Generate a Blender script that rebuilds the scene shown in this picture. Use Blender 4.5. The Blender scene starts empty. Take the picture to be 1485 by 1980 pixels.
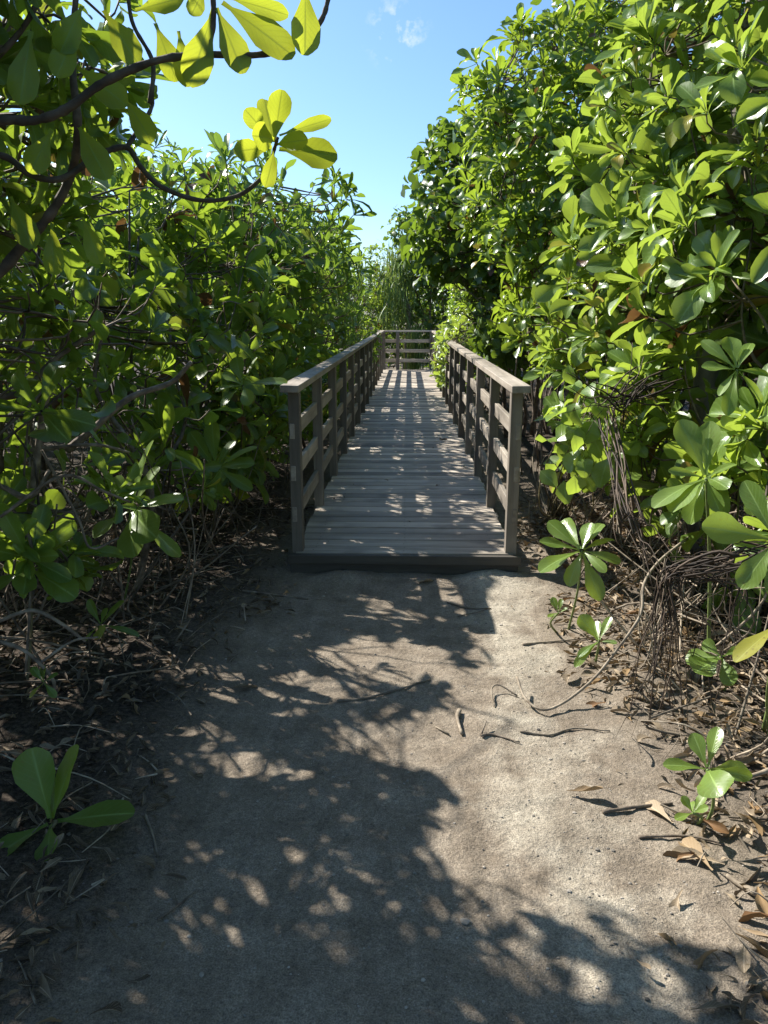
import bpy, math, random
import numpy as np
from mathutils import Vector, noise as mnoise

R = math.radians
scene = bpy.context.scene
COL = scene.collection
rng = np.random.default_rng(11)
random.seed(11)

# ------------------------------------------------------------------ camera frame
CAM = np.array([0.0, 0.0, 1.55])
YAW, PITCH, F = R(1.8), R(14.4), 1485.0
fh = np.array([-math.sin(YAW), math.cos(YAW), 0]); ZUP = np.array([0, 0, 1.0])
cr = np.array([math.cos(YAW), math.sin(YAW), 0])
cf = math.cos(PITCH) * fh - math.sin(PITCH) * ZUP
cu = math.cos(PITCH) * ZUP + math.sin(PITCH) * fh

def ray(px, py):
    return cf + cr * ((px - 742.5) / F) + cu * ((990 - py) / F)
def at(px, py, y):                      # the point seen at (px,py) standing y metres down the path
    d = ray(px, py); return CAM + d * (y / d[1])
def gnd(px, py, z=0.0):                 # the point of the ground seen at (px,py)
    d = ray(px, py); return CAM + d * ((z - CAM[2]) / d[2])
def proj(P):
    d = P - CAM; w = np.maximum(d @ cf, 1e-3)
    return np.stack([742.5 + F * (d @ cr) / w, 990 - F * (d @ cu) / w], -1)

# sun: ahead and to the left
SUN_AZ, SUN_EL = R(52), R(40)
SUN = np.array([-math.sin(SUN_AZ) * math.cos(SUN_EL), math.cos(SUN_AZ) * math.cos(SUN_EL), math.sin(SUN_EL)])
SX, SY = -SUN[0] / SUN[2], -SUN[1] / SUN[2]     # shadow shift per metre of height

# ------------------------------------------------------------------ tagging
def tag(o, label=None, cat=None, group=None, kind=None):
    if label: o['label'] = label
    if cat: o['category'] = cat
    if group: o['group'] = group
    if kind: o['kind'] = kind
    return o
def thing(name, loc, label, cat, group=None):
    o = bpy.data.objects.new(name, None); COL.objects.link(o)
    o.location = loc; o.empty_display_size = .1
    return tag(o, label, cat, group)

# ------------------------------------------------------------------ mesh builder
class MB:
    def __init__(s): s.v = []; s.f3 = []; s.f4 = []; s.uv = []; s.t = []; s.n = 0
    def add(s, v, quads=None, tris=None, uv=None, tint=None):
        v = np.asarray(v, float); k = len(v)
        s.v.append(v)
        if quads is not None and len(quads): s.f4.append(np.asarray(quads) + s.n)
        if tris is not None and len(tris): s.f3.append(np.asarray(tris) + s.n)
        s.uv.append(np.zeros((k, 2)) if uv is None else np.asarray(uv))
        t = np.full((k, 4), .5) if tint is None else np.broadcast_to(np.asarray(tint, float), (k, 4))
        s.t.append(t); s.n += k
    def box(s, c, d, tint=None, rot=0, tilt=0):
        c = np.asarray(c, float); h = np.asarray(d, float) / 2
        q = np.array([[x, y, z] for x in (-1, 1) for y in (-1, 1) for z in (-1, 1)], float) * h
        if rot:
            a, b = math.cos(rot), math.sin(rot); q = np.stack([q[:, 0]*a - q[:, 1]*b, q[:, 0]*b + q[:, 1]*a, q[:, 2]], -1)
        if tilt:
            a, b = math.cos(tilt), math.sin(tilt); q = np.stack([q[:, 0]*a - q[:, 2]*b, q[:, 1], q[:, 0]*b + q[:, 2]*a], -1)
        s.add(q + c, [[0, 1, 3, 2], [4, 6, 7, 5], [0, 4, 5, 1], [2, 3, 7, 6], [0, 2, 6, 4], [1, 5, 7, 3]], tint=tint)
    def tube(s, pts, r0, r1, sides=6, seg=3, tint=None, wob=0.0, caps=True):
        P = spline(np.asarray(pts, float), seg)
        n = len(P)
        T = np.gradient(P, axis=0); T /= np.linalg.norm(T, axis=1, keepdims=True) + 1e-9
        ref = np.array([0.31, 0.17, .93]) if abs(T[:, 2]).mean() < .8 else np.array([.93, .2, .1])
        A = np.cross(T, ref); A /= np.linalg.norm(A, axis=1, keepdims=True) + 1e-9
        B = np.cross(T, A)
        rad = np.linspace(r0, r1, n)
        if wob: rad = rad * (1 + wob * rng.standard_normal(n))
        th = np.arange(sides) * 2 * math.pi / sides
        V = P[:, None] + rad[:, None, None] * (np.cos(th)[None, :, None] * A[:, None] + np.sin(th)[None, :, None] * B[:, None])
        i = np.arange(n - 1)[:, None] * sides; j = np.arange(sides)[None]; j2 = (j + 1) % sides
        Q = np.stack([i + j, i + j2, i + sides + j2, i + sides + j], -1).reshape(-1, 4)
        V = V.reshape(-1, 3); tr = None
        if caps:
            V = np.vstack([V, P[0], P[-1]]); k = n * sides
            jj = np.arange(sides); j3 = (jj + 1) % sides
            tr = np.vstack([np.stack([np.full(sides, k), j3, jj], -1), np.stack([np.full(sides, k + 1), (n-1)*sides + jj, (n-1)*sides + j3], -1)])
        s.add(V, Q, tr, tint=tint)
    def build(s, name, mat, parent=None, smooth=True, origin=None):
        me = bpy.data.meshes.new(name)
        if s.n == 0: s.add(np.zeros((3, 3)), tris=[[0, 1, 2]])
        V = np.vstack(s.v)
        if parent is not None and origin is None: origin = np.array(parent_world(parent))
        if origin is not None: V = V - np.asarray(origin)
        f3 = np.vstack(s.f3) if s.f3 else np.zeros((0, 3), int); f4 = np.vstack(s.f4) if s.f4 else np.zeros((0, 4), int)
        li = np.concatenate([f3.ravel(), f4.ravel()]).astype(np.int32)
        ls = np.concatenate([np.arange(len(f3)) * 3, len(f3) * 3 + np.arange(len(f4)) * 4]).astype(np.int32)
        me.vertices.add(len(V)); me.vertices.foreach_set('co', V.astype(np.float32).ravel())
        me.loops.add(len(li)); me.loops.foreach_set('vertex_index', li)
        me.polygons.add(len(ls)); me.polygons.foreach_set('loop_start', ls)
        me.polygons.foreach_set('use_smooth', np.full(len(ls), smooth, bool))
        uvl = me.uv_layers.new(name='UVMap'); uvl.data.foreach_set('uv', np.vstack(s.uv)[li].astype(np.float32).ravel())
        at_ = me.attributes.new('tint', 'FLOAT_COLOR', 'POINT'); at_.data.foreach_set('color', np.vstack(s.t).astype(np.float32).ravel())
        me.update(); me.validate()
        me.materials.append(mat)
        o = bpy.data.objects.new(name, me); COL.objects.link(o)
        if parent is not None:
            o.parent = parent
            o.location = np.asarray(origin) - np.array(parent_world(parent))
        elif origin is not None: o.location = origin
        return o
def parent_world(p):
    w = np.array(p.location[:])
    while p.parent: p = p.parent; w = w + np.array(p.location[:])
    return w
def spline(P, seg):
    if len(P) < 3 or seg < 2: return P
    Q = np.vstack([2*P[0]-P[1], P, 2*P[-1]-P[-2]])
    out = []
    for i in range(1, len(Q) - 2):
        for k in range(seg):
            t = k / seg
            out.append(.5*((2*Q[i]) + (Q[i+1]-Q[i-1])*t + (2*Q[i-1]-5*Q[i]+4*Q[i+1]-Q[i+2])*t*t + (3*Q[i]-Q[i-1]-3*Q[i+1]+Q[i+2])*t**3))
    out.append(P[-1]); return np.array(out)

# ------------------------------------------------------------------ materials
def new_mat(name):
    m = bpy.data.materials.new(name); m.use_nodes = True
    nt = m.node_tree; nt.nodes.clear()
    return m, nt, (lambda t, **kw: _node(nt, t, kw)), nt.links.new
def _node(nt, t, kw):
    n = nt.nodes.new(t)
    for k, v in kw.items(): setattr(n, k, v)
    return n
def ramp(N, stops):
    r = N('ShaderNodeValToRGB'); e = r.color_ramp.elements
    while len(e) < len(stops): e.new(.5)
    for i, (p, c) in enumerate(stops): e[i].position = p; e[i].color = (*c, 1)
    return r

def leaf_material(name, dark, light, trans, rough=.33, tfac=.42, yellow=(.42, .33, .04), brown=(.16, .075, .03), veins=True, spec=.5):
    m, nt, N, L = new_mat(name)
    a = N('ShaderNodeAttribute', attribute_name='tint'); sp = N('ShaderNodeSeparateColor'); L(a.outputs['Color'], sp.inputs[0])
    uv = N('ShaderNodeUVMap'); sx = N('ShaderNodeSeparateXYZ'); L(uv.outputs[0], sx.inputs[0])
    tc = N('ShaderNodeTexCoord')
    no = N('ShaderNodeTexNoise'); no.inputs['Scale'].default_value = 34; no.inputs['Detail'].default_value = 3; L(tc.outputs['Object'], no.inputs['Vector'])
    add = N('ShaderNodeMath', operation='MULTIPLY_ADD'); L(no.outputs[0], add.inputs[0]); add.inputs[1].default_value = .5; L(sp.outputs[0], add.inputs[2])
    sub = N('ShaderNodeMath', operation='SUBTRACT'); L(add.outputs[0], sub.inputs[0]); sub.inputs[1].default_value = .25
    cr_ = ramp(N, [(0, dark), (1, light)]); L(sub.outputs[0], cr_.inputs[0])
    # midrib + side veins
    ab = N('ShaderNodeMath', operation='SUBTRACT'); L(sx.outputs[0], ab.inputs[0]); ab.inputs[1].default_value = .5
    ab2 = N('ShaderNodeMath', operation='ABSOLUTE'); L(ab.outputs[0], ab2.inputs[0])
    mr = N('ShaderNodeMapRange'); mr.inputs[1].default_value = .0; mr.inputs[2].default_value = .055; mr.inputs[3].default_value = 1; mr.inputs[4].default_value = 0
    L(ab2.outputs[0], mr.inputs[0])
    vsum = N('ShaderNodeMath', operation='MULTIPLY_ADD'); L(ab2.outputs[0], vsum.inputs[0]); vsum.inputs[1].default_value = -.55; L(sx.outputs[1], vsum.inputs[2])
    vs = N('ShaderNodeMath', operation='MULTIPLY'); L(vsum.outputs[0], vs.inputs[0]); vs.inputs[1].default_value = 62
    si = N('ShaderNodeMath', operation='SINE'); L(vs.outputs[0], si.inputs[0])
    pw = N('ShaderNodeMapRange'); pw.inputs[1].default_value = .8; pw.inputs[2].default_value = 1; pw.inputs[3].default_value = 0; pw.inputs[4].default_value = .35; L(si.outputs[0], pw.inputs[0])
    mx = N('ShaderNodeMath', operation='MAXIMUM'); L(mr.outputs[0], mx.inputs[0]); L(pw.outputs[0], mx.inputs[1])
    vein = N('ShaderNodeMix', data_type='RGBA'); vein.inputs['B'].default_value = (*[min(1, c * 1.7 + .06) for c in light], 1)
    vf = N('ShaderNodeMath', operation='MULTIPLY'); L(mx.outputs[0], vf.inputs[0]); vf.inputs[1].default_value = .85 if veins else 0
    L(vf.outputs[0], vein.inputs['Factor']); L(cr_.outputs[0], vein.inputs['A'])
    # old leaves: yellow then brown, by the leaf's own age (tint blue)
    ye = N('ShaderNodeMapRange'); ye.inputs[1].default_value = .80; ye.inputs[2].default_value = .9; L(sp.outputs[2], ye.inputs[0])
    my = N('ShaderNodeMix', data_type='RGBA'); L(ye.outputs[0], my.inputs['Factor']); L(vein.outputs['Result'], my.inputs['A']); my.inputs['B'].default_value = (*yellow, 1)
    br = N('ShaderNodeMapRange'); br.inputs[1].default_value = .93; br.inputs[2].default_value = .97; L(sp.outputs[2], br.inputs[0])
    mb = N('ShaderNodeMix', data_type='RGBA'); L(br.outputs[0], mb.inputs['Factor']); L(my.outputs['Result'], mb.inputs['A']); mb.inputs['B'].default_value = (*brown, 1)
    # small insect marks / blotches
    sp2 = N('ShaderNodeTexNoise'); sp2.inputs['Scale'].default_value = 90; sp2.inputs['Detail'].default_value = 1; L(tc.outputs['Object'], sp2.inputs['Vector'])
    s2 = N('ShaderNodeMapRange'); s2.inputs[1].default_value = .67; s2.inputs[2].default_value = .74; s2.inputs[4].default_value = .6; L(sp2.outputs[0], s2.inputs[0])
    mc = N('ShaderNodeMix', data_type='RGBA'); L(s2.outputs[0], mc.inputs['Factor']); L(mb.outputs['Result'], mc.inputs['A']); mc.inputs['B'].default_value = (.13, .085, .03, 1)
    bs = N('ShaderNodeBsdfPrincipled'); L(mc.outputs['Result'], bs.inputs['Base Color'])
    rr = N('ShaderNodeMapRange'); rr.inputs[3].default_value = rough - .06; rr.inputs[4].default_value = rough + .16; L(sp.outputs[1], rr.inputs[0]); L(rr.outputs[0], bs.inputs['Roughness'])
    bs.inputs['Specular IOR Level'].default_value = spec
    bu = N('ShaderNodeBump'); bu.inputs['Strength'].default_value = .18; bu.inputs['Distance'].default_value = .003
    bh = N('ShaderNodeMath', operation='MULTIPLY_ADD'); L(no.outputs[0], bh.inputs[0]); bh.inputs[1].default_value = 1.2
    bm = N('ShaderNodeMath', operation='MULTIPLY'); L(mx.outputs[0], bm.inputs[0]); bm.inputs[1].default_value = -1.0; L(bm.outputs[0], bh.inputs[2])
    L(bh.outputs[0], bu.inputs['Height']); L(bu.outputs[0], bs.inputs['Normal'])
    tr = N('ShaderNodeBsdfTranslucent')
    tm = N('ShaderNodeMix', data_type='RGBA', blend_type='MULTIPLY'); tm.inputs['Factor'].default_value = 1
    k = N('ShaderNodeMix', data_type='RGBA'); L(sp.outputs[0], k.inputs['Factor'])
    k.inputs['A'].default_value = (*[c * .6 for c in trans], 1); k.inputs['B'].default_value = (*trans, 1)
    k2 = N('ShaderNodeMix', data_type='RGBA'); L(vf.outputs[0], k2.inputs['Factor']); L(k.outputs['Result'], k2.inputs['A']); k2.inputs['B'].default_value = (*[c * .38 for c in trans], 1)
    k3 = N('ShaderNodeMix', data_type='RGBA'); L(br.outputs[0], k3.inputs['Factor']); L(k2.outputs['Result'], k3.inputs['A']); k3.inputs['B'].default_value = (.12, .06, .02, 1)
    L(k3.outputs['Result'], tr.inputs['Color'])
    ms = N('ShaderNodeMixShader'); ms.inputs[0].default_value = tfac; L(bs.outputs[0], ms.inputs[1]); L(tr.outputs[0], ms.inputs[2])
    o = N('ShaderNodeOutputMaterial'); L(ms.outputs[0], o.inputs[0])
    return m

def noisy_mat(name, stops, scale, rough=.8, bump=.4, dist=.01, stretch=(1, 1, 1), detail=6, tint_amt=0.0):
    m, nt, N, L = new_mat(name)
    tc = N('ShaderNodeTexCoord'); mp = N('ShaderNodeMapping'); mp.inputs['Scale'].default_value = stretch; L(tc.outputs['Object'], mp.inputs[0])
    no = N('ShaderNodeTexNoise'); no.inputs['Scale'].default_value = scale; no.inputs['Detail'].default_value = detail; L(mp.outputs[0], no.inputs['Vector'])
    cr_ = ramp(N, stops); L(no.outputs[0], cr_.inputs[0])
    col = cr_.outputs[0]
    if tint_amt:
        a = N('ShaderNodeAttribute', attribute_name='tint'); sp = N('ShaderNodeSeparateColor'); L(a.outputs['Color'], sp.inputs[0])
        mr = N('ShaderNodeMapRange'); mr.inputs[3].default_value = 1 - tint_amt; mr.inputs[4].default_value = 1 + tint_amt; L(sp.outputs[0], mr.inputs[0])
        vm = N('ShaderNodeVectorMath', operation='SCALE'); L(col, vm.inputs[0]); L(mr.outputs[0], vm.inputs['Scale']); col = vm.outputs[0]
    bs = N('ShaderNodeBsdfPrincipled'); L(col, bs.inputs['Base Color']); bs.inputs['Roughness'].default_value = rough; bs.inputs['Specular IOR Level'].default_value = .3
    bu = N('ShaderNodeBump'); bu.inputs['Strength'].default_value = bump; bu.inputs['Distance'].default_value = dist; L(no.outputs[0], bu.inputs['Height']); L(bu.outputs[0], bs.inputs['Normal'])
    o = N('ShaderNodeOutputMaterial'); L(bs.outputs[0], o.inputs[0])
    return m

def wood_mat(name, stretch, dark=1.0):
    m, nt, N, L = new_mat(name)
    tc = N('ShaderNodeTexCoord'); a = N('ShaderNodeAttribute', attribute_name='tint'); sp = N('ShaderNodeSeparateColor'); L(a.outputs['Color'], sp.inputs[0])
    # offset the grain from board to board
    off = N('ShaderNodeVectorMath', operation='SCALE'); L(a.outputs['Color'], off.inputs[0]); off.inputs['Scale'].default_value = 37.0
    ad = N('ShaderNodeVectorMath', operation='ADD'); L(tc.outputs['Object'], ad.inputs[0]); L(off.outputs[0], ad.inputs[1])
    mp = N('ShaderNodeMapping'); mp.inputs['Scale'].default_value = stretch; L(ad.outputs[0], mp.inputs[0])
    g = N('ShaderNodeTexNoise'); g.inputs['Scale'].default_value = 9; g.inputs['Detail'].default_value = 8; g.inputs['Roughness'].default_value = .68; L(mp.outputs[0], g.inputs['Vector'])
    st = N('ShaderNodeTexNoise'); st.inputs['Scale'].default_value = 3.2; st.inputs['Detail'].default_value = 5; L(ad.outputs[0], st.inputs['Vector'])
    r1 = ramp(N, [(.25, (.098, .081, .064)), (.5, (.228, .195, .156)), (.75, (.37, .325, .268))]); L(g.outputs[0], r1.inputs[0])
    # board to board tone
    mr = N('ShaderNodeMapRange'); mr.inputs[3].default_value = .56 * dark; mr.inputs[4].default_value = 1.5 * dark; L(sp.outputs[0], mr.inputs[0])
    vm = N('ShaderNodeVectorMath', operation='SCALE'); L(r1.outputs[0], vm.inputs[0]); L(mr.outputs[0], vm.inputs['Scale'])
    # weather stains
    sr = N('ShaderNodeMapRange'); sr.inputs[1].default_value = .52; sr.inputs[2].default_value = .72; sr.inputs[4].default_value = .55; L(st.outputs[0], sr.inputs[0])
    mx = N('ShaderNodeMix', data_type='RGBA'); L(sr.outputs[0], mx.inputs['Factor']); L(vm.outputs[0], mx.inputs['A']); mx.inputs['B'].default_value = (.095, .083, .066, 1)
    sc_ = N('ShaderNodeMix', data_type='RGBA'); L(a.outputs['Alpha'], sc_.inputs['Factor']); sc_.inputs['A'].default_value = (.04, .034, .03, 1); L(mx.outputs['Result'], sc_.inputs['B'])
    bs = N('ShaderNodeBsdfPrincipled'); L(sc_.outputs['Result'], bs.inputs['Base Color']); bs.inputs['Roughness'].default_value = .62; bs.inputs['Specular IOR Level'].default_value = .35
    bu = N('ShaderNodeBump'); bu.inputs['Strength'].default_value = .5; bu.inputs['Distance'].default_value = .004; L(g.outputs[0], bu.inputs['Height']); L(bu.outputs[0], bs.inputs['Normal'])
    o = N('ShaderNodeOutputMaterial'); L(bs.outputs[0], o.inputs[0])
    return m

def ground_mat():
    m, nt, N, L = new_mat('sandy_earth')
    tc = N('ShaderNodeTexCoord'); sx = N('ShaderNodeSeparateXYZ'); L(tc.outputs['Object'], sx.inputs[0])
    def noise(s, d=5, r=.55):
        n = N('ShaderNodeTexNoise'); n.inputs['Scale'].default_value = s; n.inputs['Detail'].default_value = d; n.inputs['Roughness'].default_value = r; L(tc.outputs['Object'], n.inputs['Vector']); return n
    big, mid, fine, grit = noise(1.3, 4), noise(7, 6, .62), noise(60, 4, .6), noise(230, 2, .6)
    base = ramp(N, [(.3, (.162, .130, .096)), (.5, (.225, .185, .140)), (.72, (.282, .238, .184))]); L(mid.outputs[0], base.inputs[0])
    # pale washed-out crushed coral patches along the worn right side of the path
    dx = N('ShaderNodeMath', operation='SUBTRACT'); L(sx.outputs[0], dx.inputs[0]); dx.inputs[1].default_value = .50
    dxa = N('ShaderNodeMath', operation='ABSOLUTE'); L(dx.outputs[0], dxa.inputs[0])
    dm = N('ShaderNodeMapRange'); dm.inputs[1].default_value = .05; dm.inputs[2].default_value = .35; dm.inputs[3].default_value = .30; dm.inputs[4].default_value = 0; L(dxa.outputs[0], dm.inputs[0])
    s = N('ShaderNodeMath', operation='ADD'); L(dm.outputs[0], s.inputs[0]); L(big.outputs[0], s.inputs[1])
    s2 = N('ShaderNodeMath', operation='MULTIPLY_ADD'); L(mid.outputs[0], s2.inputs[0]); s2.inputs[1].default_value = .5; L(s.outputs[0], s2.inputs[2])
    pm = N('ShaderNodeMapRange'); pm.inputs[1].default_value = .88; pm.inputs[2].default_value = 1.12; pm.inputs[4].default_value = .75; L(s2.outputs[0], pm.inputs[0])
    pale = N('ShaderNodeMix', data_type='RGBA'); L(pm.outputs[0], pale.inputs['Factor']); L(base.outputs[0], pale.inputs['A']); pale.inputs['B'].default_value = (.42, .375, .295, 1)
    # dark humus under the shrubs, both sides of the trodden path
    ax = N('ShaderNodeMath', operation='ADD'); L(sx.outputs[0], ax.inputs[0]); ax.inputs[1].default_value = -.15
    axa = N('ShaderNodeMath', operation='ABSOLUTE'); L(ax.outputs[0], axa.inputs[0])
    nn = N('ShaderNodeMath', operation='MULTIPLY_ADD'); L(big.outputs[0], nn.inputs[0]); nn.inputs[1].default_value = .9; L(axa.outputs[0], nn.inputs[2])
    n3 = N('ShaderNodeMath', operation='MULTIPLY_ADD'); L(mid.outputs[0], n3.inputs[0]); n3.inputs[1].default_value = .4; L(nn.outputs[0], n3.inputs[2])
    hm = N('ShaderNodeMapRange'); hm.inputs[1].default_value = 1.40; hm.inputs[2].default_value = 2.0; L(n3.outputs[0], hm.inputs[0])
    hum = N('ShaderNodeMix', data_type='RGBA'); L(hm.outputs[0], hum.inputs['Factor']); L(pale.outputs['Result'], hum.inputs['A'])
    hc = ramp(N, [(.35, (.030, .023, .017)), (.7, (.095, .074, .056))]); L(fine.outputs[0], hc.inputs[0]); L(hc.outputs[0], hum.inputs['B'])
    # grit: dark and light grains
    gm = N('ShaderNodeMapRange'); gm.inputs[1].default_value = .3; gm.inputs[2].default_value = .72; gm.inputs[3].default_value = .55; gm.inputs[4].default_value = 1.45; L(grit.outputs[0], gm.inputs[0])
    fm = N('ShaderNodeMapRange'); fm.inputs[1].default_value = .3; fm.inputs[2].default_value = .7; fm.inputs[3].default_value = .78; fm.inputs[4].default_value = 1.22; L(fine.outputs[0], fm.inputs[0])
    mul = N('ShaderNodeMath', operation='MULTIPLY'); L(gm.outputs[0], mul.inputs[0]); L(fm.outputs[0], mul.inputs[1])
    # faint drag and footfall streaks along the walking direction
    smp = N('ShaderNodeMapping'); smp.inputs['Scale'].default_value = (1, .16, 1); L(tc.outputs['Object'], smp.inputs[0])
    sn = N('ShaderNodeTexNoise'); sn.inputs['Scale'].default_value = 11; sn.inputs['Detail'].default_value = 5; sn.inputs['Roughness'].default_value = .6; L(smp.outputs[0], sn.inputs['Vector'])
    sm = N('ShaderNodeMapRange'); sm.inputs[1].default_value = .3; sm.inputs[2].default_value = .7; sm.inputs[3].default_value = .84; sm.inputs[4].default_value = 1.14; L(sn.outputs[0], sm.inputs[0])
    mul2 = N('ShaderNodeMath', operation='MULTIPLY'); L(mul.outputs[0], mul2.inputs[0]); L(sm.outputs[0], mul2.inputs[1]); mul = mul2
    vm = N('ShaderNodeVectorMath', operation='SCALE'); L(hum.outputs['Result'], vm.inputs[0]); L(mul.outputs[0], vm.inputs['Scale'])
    bs = N('ShaderNodeBsdfPrincipled'); L(vm.outputs[0], bs.inputs['Base Color']); bs.inputs['Roughness'].default_value = .95; bs.inputs['Specular IOR Level'].default_value = .15
    hsum = N('ShaderNodeMath', operation='MULTIPLY_ADD'); L(fine.outputs[0], hsum.inputs[0]); hsum.inputs[1].default_value = 1.0
    g2 = N('ShaderNodeMath', operation='MULTIPLY'); L(grit.outputs[0], g2.inputs[0]); g2.inputs[1].default_value = .45; L(g2.outputs[0], hsum.inputs[2])
    bu = N('ShaderNodeBump'); bu.inputs['Strength'].default_value = .65; bu.inputs['Distance'].default_value = .012; L(hsum.outputs[0], bu.inputs['Height']); L(bu.outputs[0], bs.inputs['Normal'])
    o = N('ShaderNodeOutputMaterial'); L(bs.outputs[0], o.inputs[0])
    return m

M = {}
M['leaf'] = leaf_material('spoon_leaf', (.045, .100, .018), (.155, .25, .045), (.42, .58, .045), tfac=.44, rough=.29, spec=.55)
M['leaf_dull'] = leaf_material('narrow_leaf', (.042, .100, .018), (.155, .25, .048), (.36, .54, .05), rough=.28, tfac=.40)
M['leaf_round'] = leaf_material('round_leaf', (.034, .082, .018), (.12, .195, .042), (.26, .40, .03), rough=.38, tfac=.36)
M['leaf_fresh'] = leaf_material('fresh_leaf', (.068, .135, .022), (.205, .305, .065), (.47, .62, .07), rough=.27, tfac=.42, spec=.6)
M['leaf_backlit'] = leaf_material('backlit_leaf', (.055, .13, .015), (.15, .27, .03), (.66, .74, .05), rough=.34, tfac=.5)  # yellower copy of the spoon leaf, backlit glow put into its colours
M['needle'] = leaf_material('needle_spray', (.08, .145, .03), (.18, .27, .07), (.36, .48, .10), rough=.5, tfac=.3, veins=False)
M['dead'] = leaf_material('dead_leaf', (.055, .040, .028), (.36, .28, .185), (.16, .10, .04), rough=.65, tfac=.12, yellow=(.27, .18, .09), veins=True, spec=.25)
M['frond'] = noisy_mat('dead_frond', [(.3, (.026, .018, .013)), (.7, (.10, .07, .048))], 14, rough=.7, stretch=(1, 1, .15), tint_amt=.75)
M['bark'] = noisy_mat('bark', [(.3, (.075, .058, .044)), (.55, (.17, .135, .10)), (.75, (.27, .225, .175))], 22, rough=.85, bump=.7, dist=.012, tint_amt=.45)
M['twig'] = noisy_mat('twig', [(.3, (.10, .085, .04)), (.7, (.20, .17, .085))], 30, rough=.7, tint_amt=.4)
M['pale_twig'] = noisy_mat('pale_twig', [(.3, (.13, .10, .07)), (.7, (.33, .275, .205))], 26, rough=.8, tint_amt=.6)
M['green_stem'] = noisy_mat('green_stem', [(.3, (.10, .15, .04)), (.7, (.19, .24, .08))], 26, rough=.55, tint_amt=.3)
M['trunk_grey'] = noisy_mat('grey_trunk', [(.3, (.12, .105, .09)), (.7, (.33, .30, .27))], 9, rough=.9, bump=.6, dist=.02, stretch=(1, 1, .5))
M['pebble'] = noisy_mat('pebble', [(.3, (.16, .14, .115)), (.7, (.36, .32, .27))], 20, rough=.9, tint_amt=.5)
M['berry'] = noisy_mat('dry_seed', [(.3, (.03, .022, .018)), (.7, (.09, .06, .04))], 40, rough=.7)
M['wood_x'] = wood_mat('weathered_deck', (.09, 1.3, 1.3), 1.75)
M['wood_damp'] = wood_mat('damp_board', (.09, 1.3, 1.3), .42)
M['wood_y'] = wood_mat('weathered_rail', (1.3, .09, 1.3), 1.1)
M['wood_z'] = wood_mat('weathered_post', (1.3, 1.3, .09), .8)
M['ground'] = ground_mat()

# ------------------------------------------------------------------ leaves
def leaf_tpl(nl, nw, ratio, curl, fold, p=2.3, e=.56, stalk=.15, wave=0.0, notch=0.0, twist=0.0, edge=.045):
    s = np.linspace(0, 1, nl + 1); t = 1 - (1 - s) ** 1.35
    f = np.maximum(stalk * (1 - t) , np.sin(np.pi * np.clip(t, 0, 1) ** p) ** e)
    f[-1] = .22
    w = f * ratio * .5 * (1 + edge * np.sin(11 * t + 7 * curl) + .7 * edge * np.sin(23 * t + 3 * fold))
    ph = curl * t ** 1.4
    dt = np.diff(t, prepend=0)
    y = np.cumsum(np.cos(ph) * dt); z = np.cumsum(-np.sin(ph) * dt)
    a = np.linspace(-1, 1, nw + 1)
    X = w[:, None] * a[None]
    lift = fold * (np.abs(a) ** 1.5)[None] * w[:, None] + wave * np.sin(9 * t + 1.3)[:, None] * (a[None] ** 2) * w[:, None] * np.sign(a)[None]
    lift = lift + twist * X * t[:, None]
    Y = y[:, None] + lift * np.sin(ph)[:, None] - notch * (1 - a[None] ** 2) * (s[:, None] == 1)
    Z = z[:, None] + lift * np.cos(ph)[:, None]
    V = np.stack([X, Y, Z], -1).reshape(-1, 3)
    UV = np.stack([np.broadcast_to(a * .5 + .5, X.shape), np.broadcast_to(t[:, None], X.shape)], -1).reshape(-1, 2)
    k = nw + 1
    i = np.arange(nl)[:, None] * k + np.arange(nw)[None]
    Q = np.stack([i, i + 1, i + k + 1, i + k], -1).reshape(-1, 4)
    return V, UV, Q
def tpls(nl, nw, ratio, **kw):
    return [leaf_tpl(nl, nw, ratio * rr, c, f, wave=wv, twist=tw, **kw)
            for rr, c, f, wv, tw in ((1, .35, .35, .1, .0), (1.15, .8, .25, .25, .3), (.85, 1.25, .45, .15, -.3), (1.05, -.15, .3, .2, .15), (.72, .6, .75, .35, -.2), (.95, 1.8, .3, .3, .5), (.6, .5, 1.1, .5, .6))]
T_SPOON = tpls(8, 4, .36)
T_SPOON_LO = tpls(5, 2, .35)
T_NARROW = tpls(5, 2, .27)
T_ROUND = tpls(5, 2, .78, p=.95, e=.8, stalk=.04)
T_DEAD = [leaf_tpl(7, 4, rr, c, f, p=1.9, e=.62, wave=.35, twist=tw, edge=.12) for rr, c, f, tw in ((.30, .9, .9, .5), (.24, 1.6, 1.5, -.6), (.18, .5, 1.9, .5), (.27, -.9, 1.1, -.6), (.14, 1.2, 1.0, .8), (.34, .3, .5, .3))]

def add_leaves(mb, P, Yd, Nd, Ln, tp, tint):
    """P base points, Yd directions, Nd face normals, Ln lengths"""
    Yd = Yd / (np.linalg.norm(Yd, axis=1, keepdims=True) + 1e-9)
    Z = Nd - (Nd * Yd).sum(1, keepdims=True) * Yd
    Z = Z / (np.linalg.norm(Z, axis=1, keepdims=True) + 1e-9)
    X = np.cross(Yd, Z)
    which = rng.integers(0, len(tp), len(P))
    for k, (V, UV, Q) in enumerate(tp):
        I = np.where(which == k)[0]
        if not len(I): continue
        W = P[I, None] + Ln[I, None, None] * (V[None, :, 0:1] * X[I, None] + V[None, :, 1:2] * Yd[I, None] + V[None, :, 2:3] * Z[I, None])
        n = len(V)
        QQ = (Q[None] + (np.arange(len(I)) * n)[:, None, None]).reshape(-1, 4)
        mb.add(W.reshape(-1, 3), QQ, uv=np.tile(UV, (len(I), 1)), tint=np.repeat(tint[I], n, 0))

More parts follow.
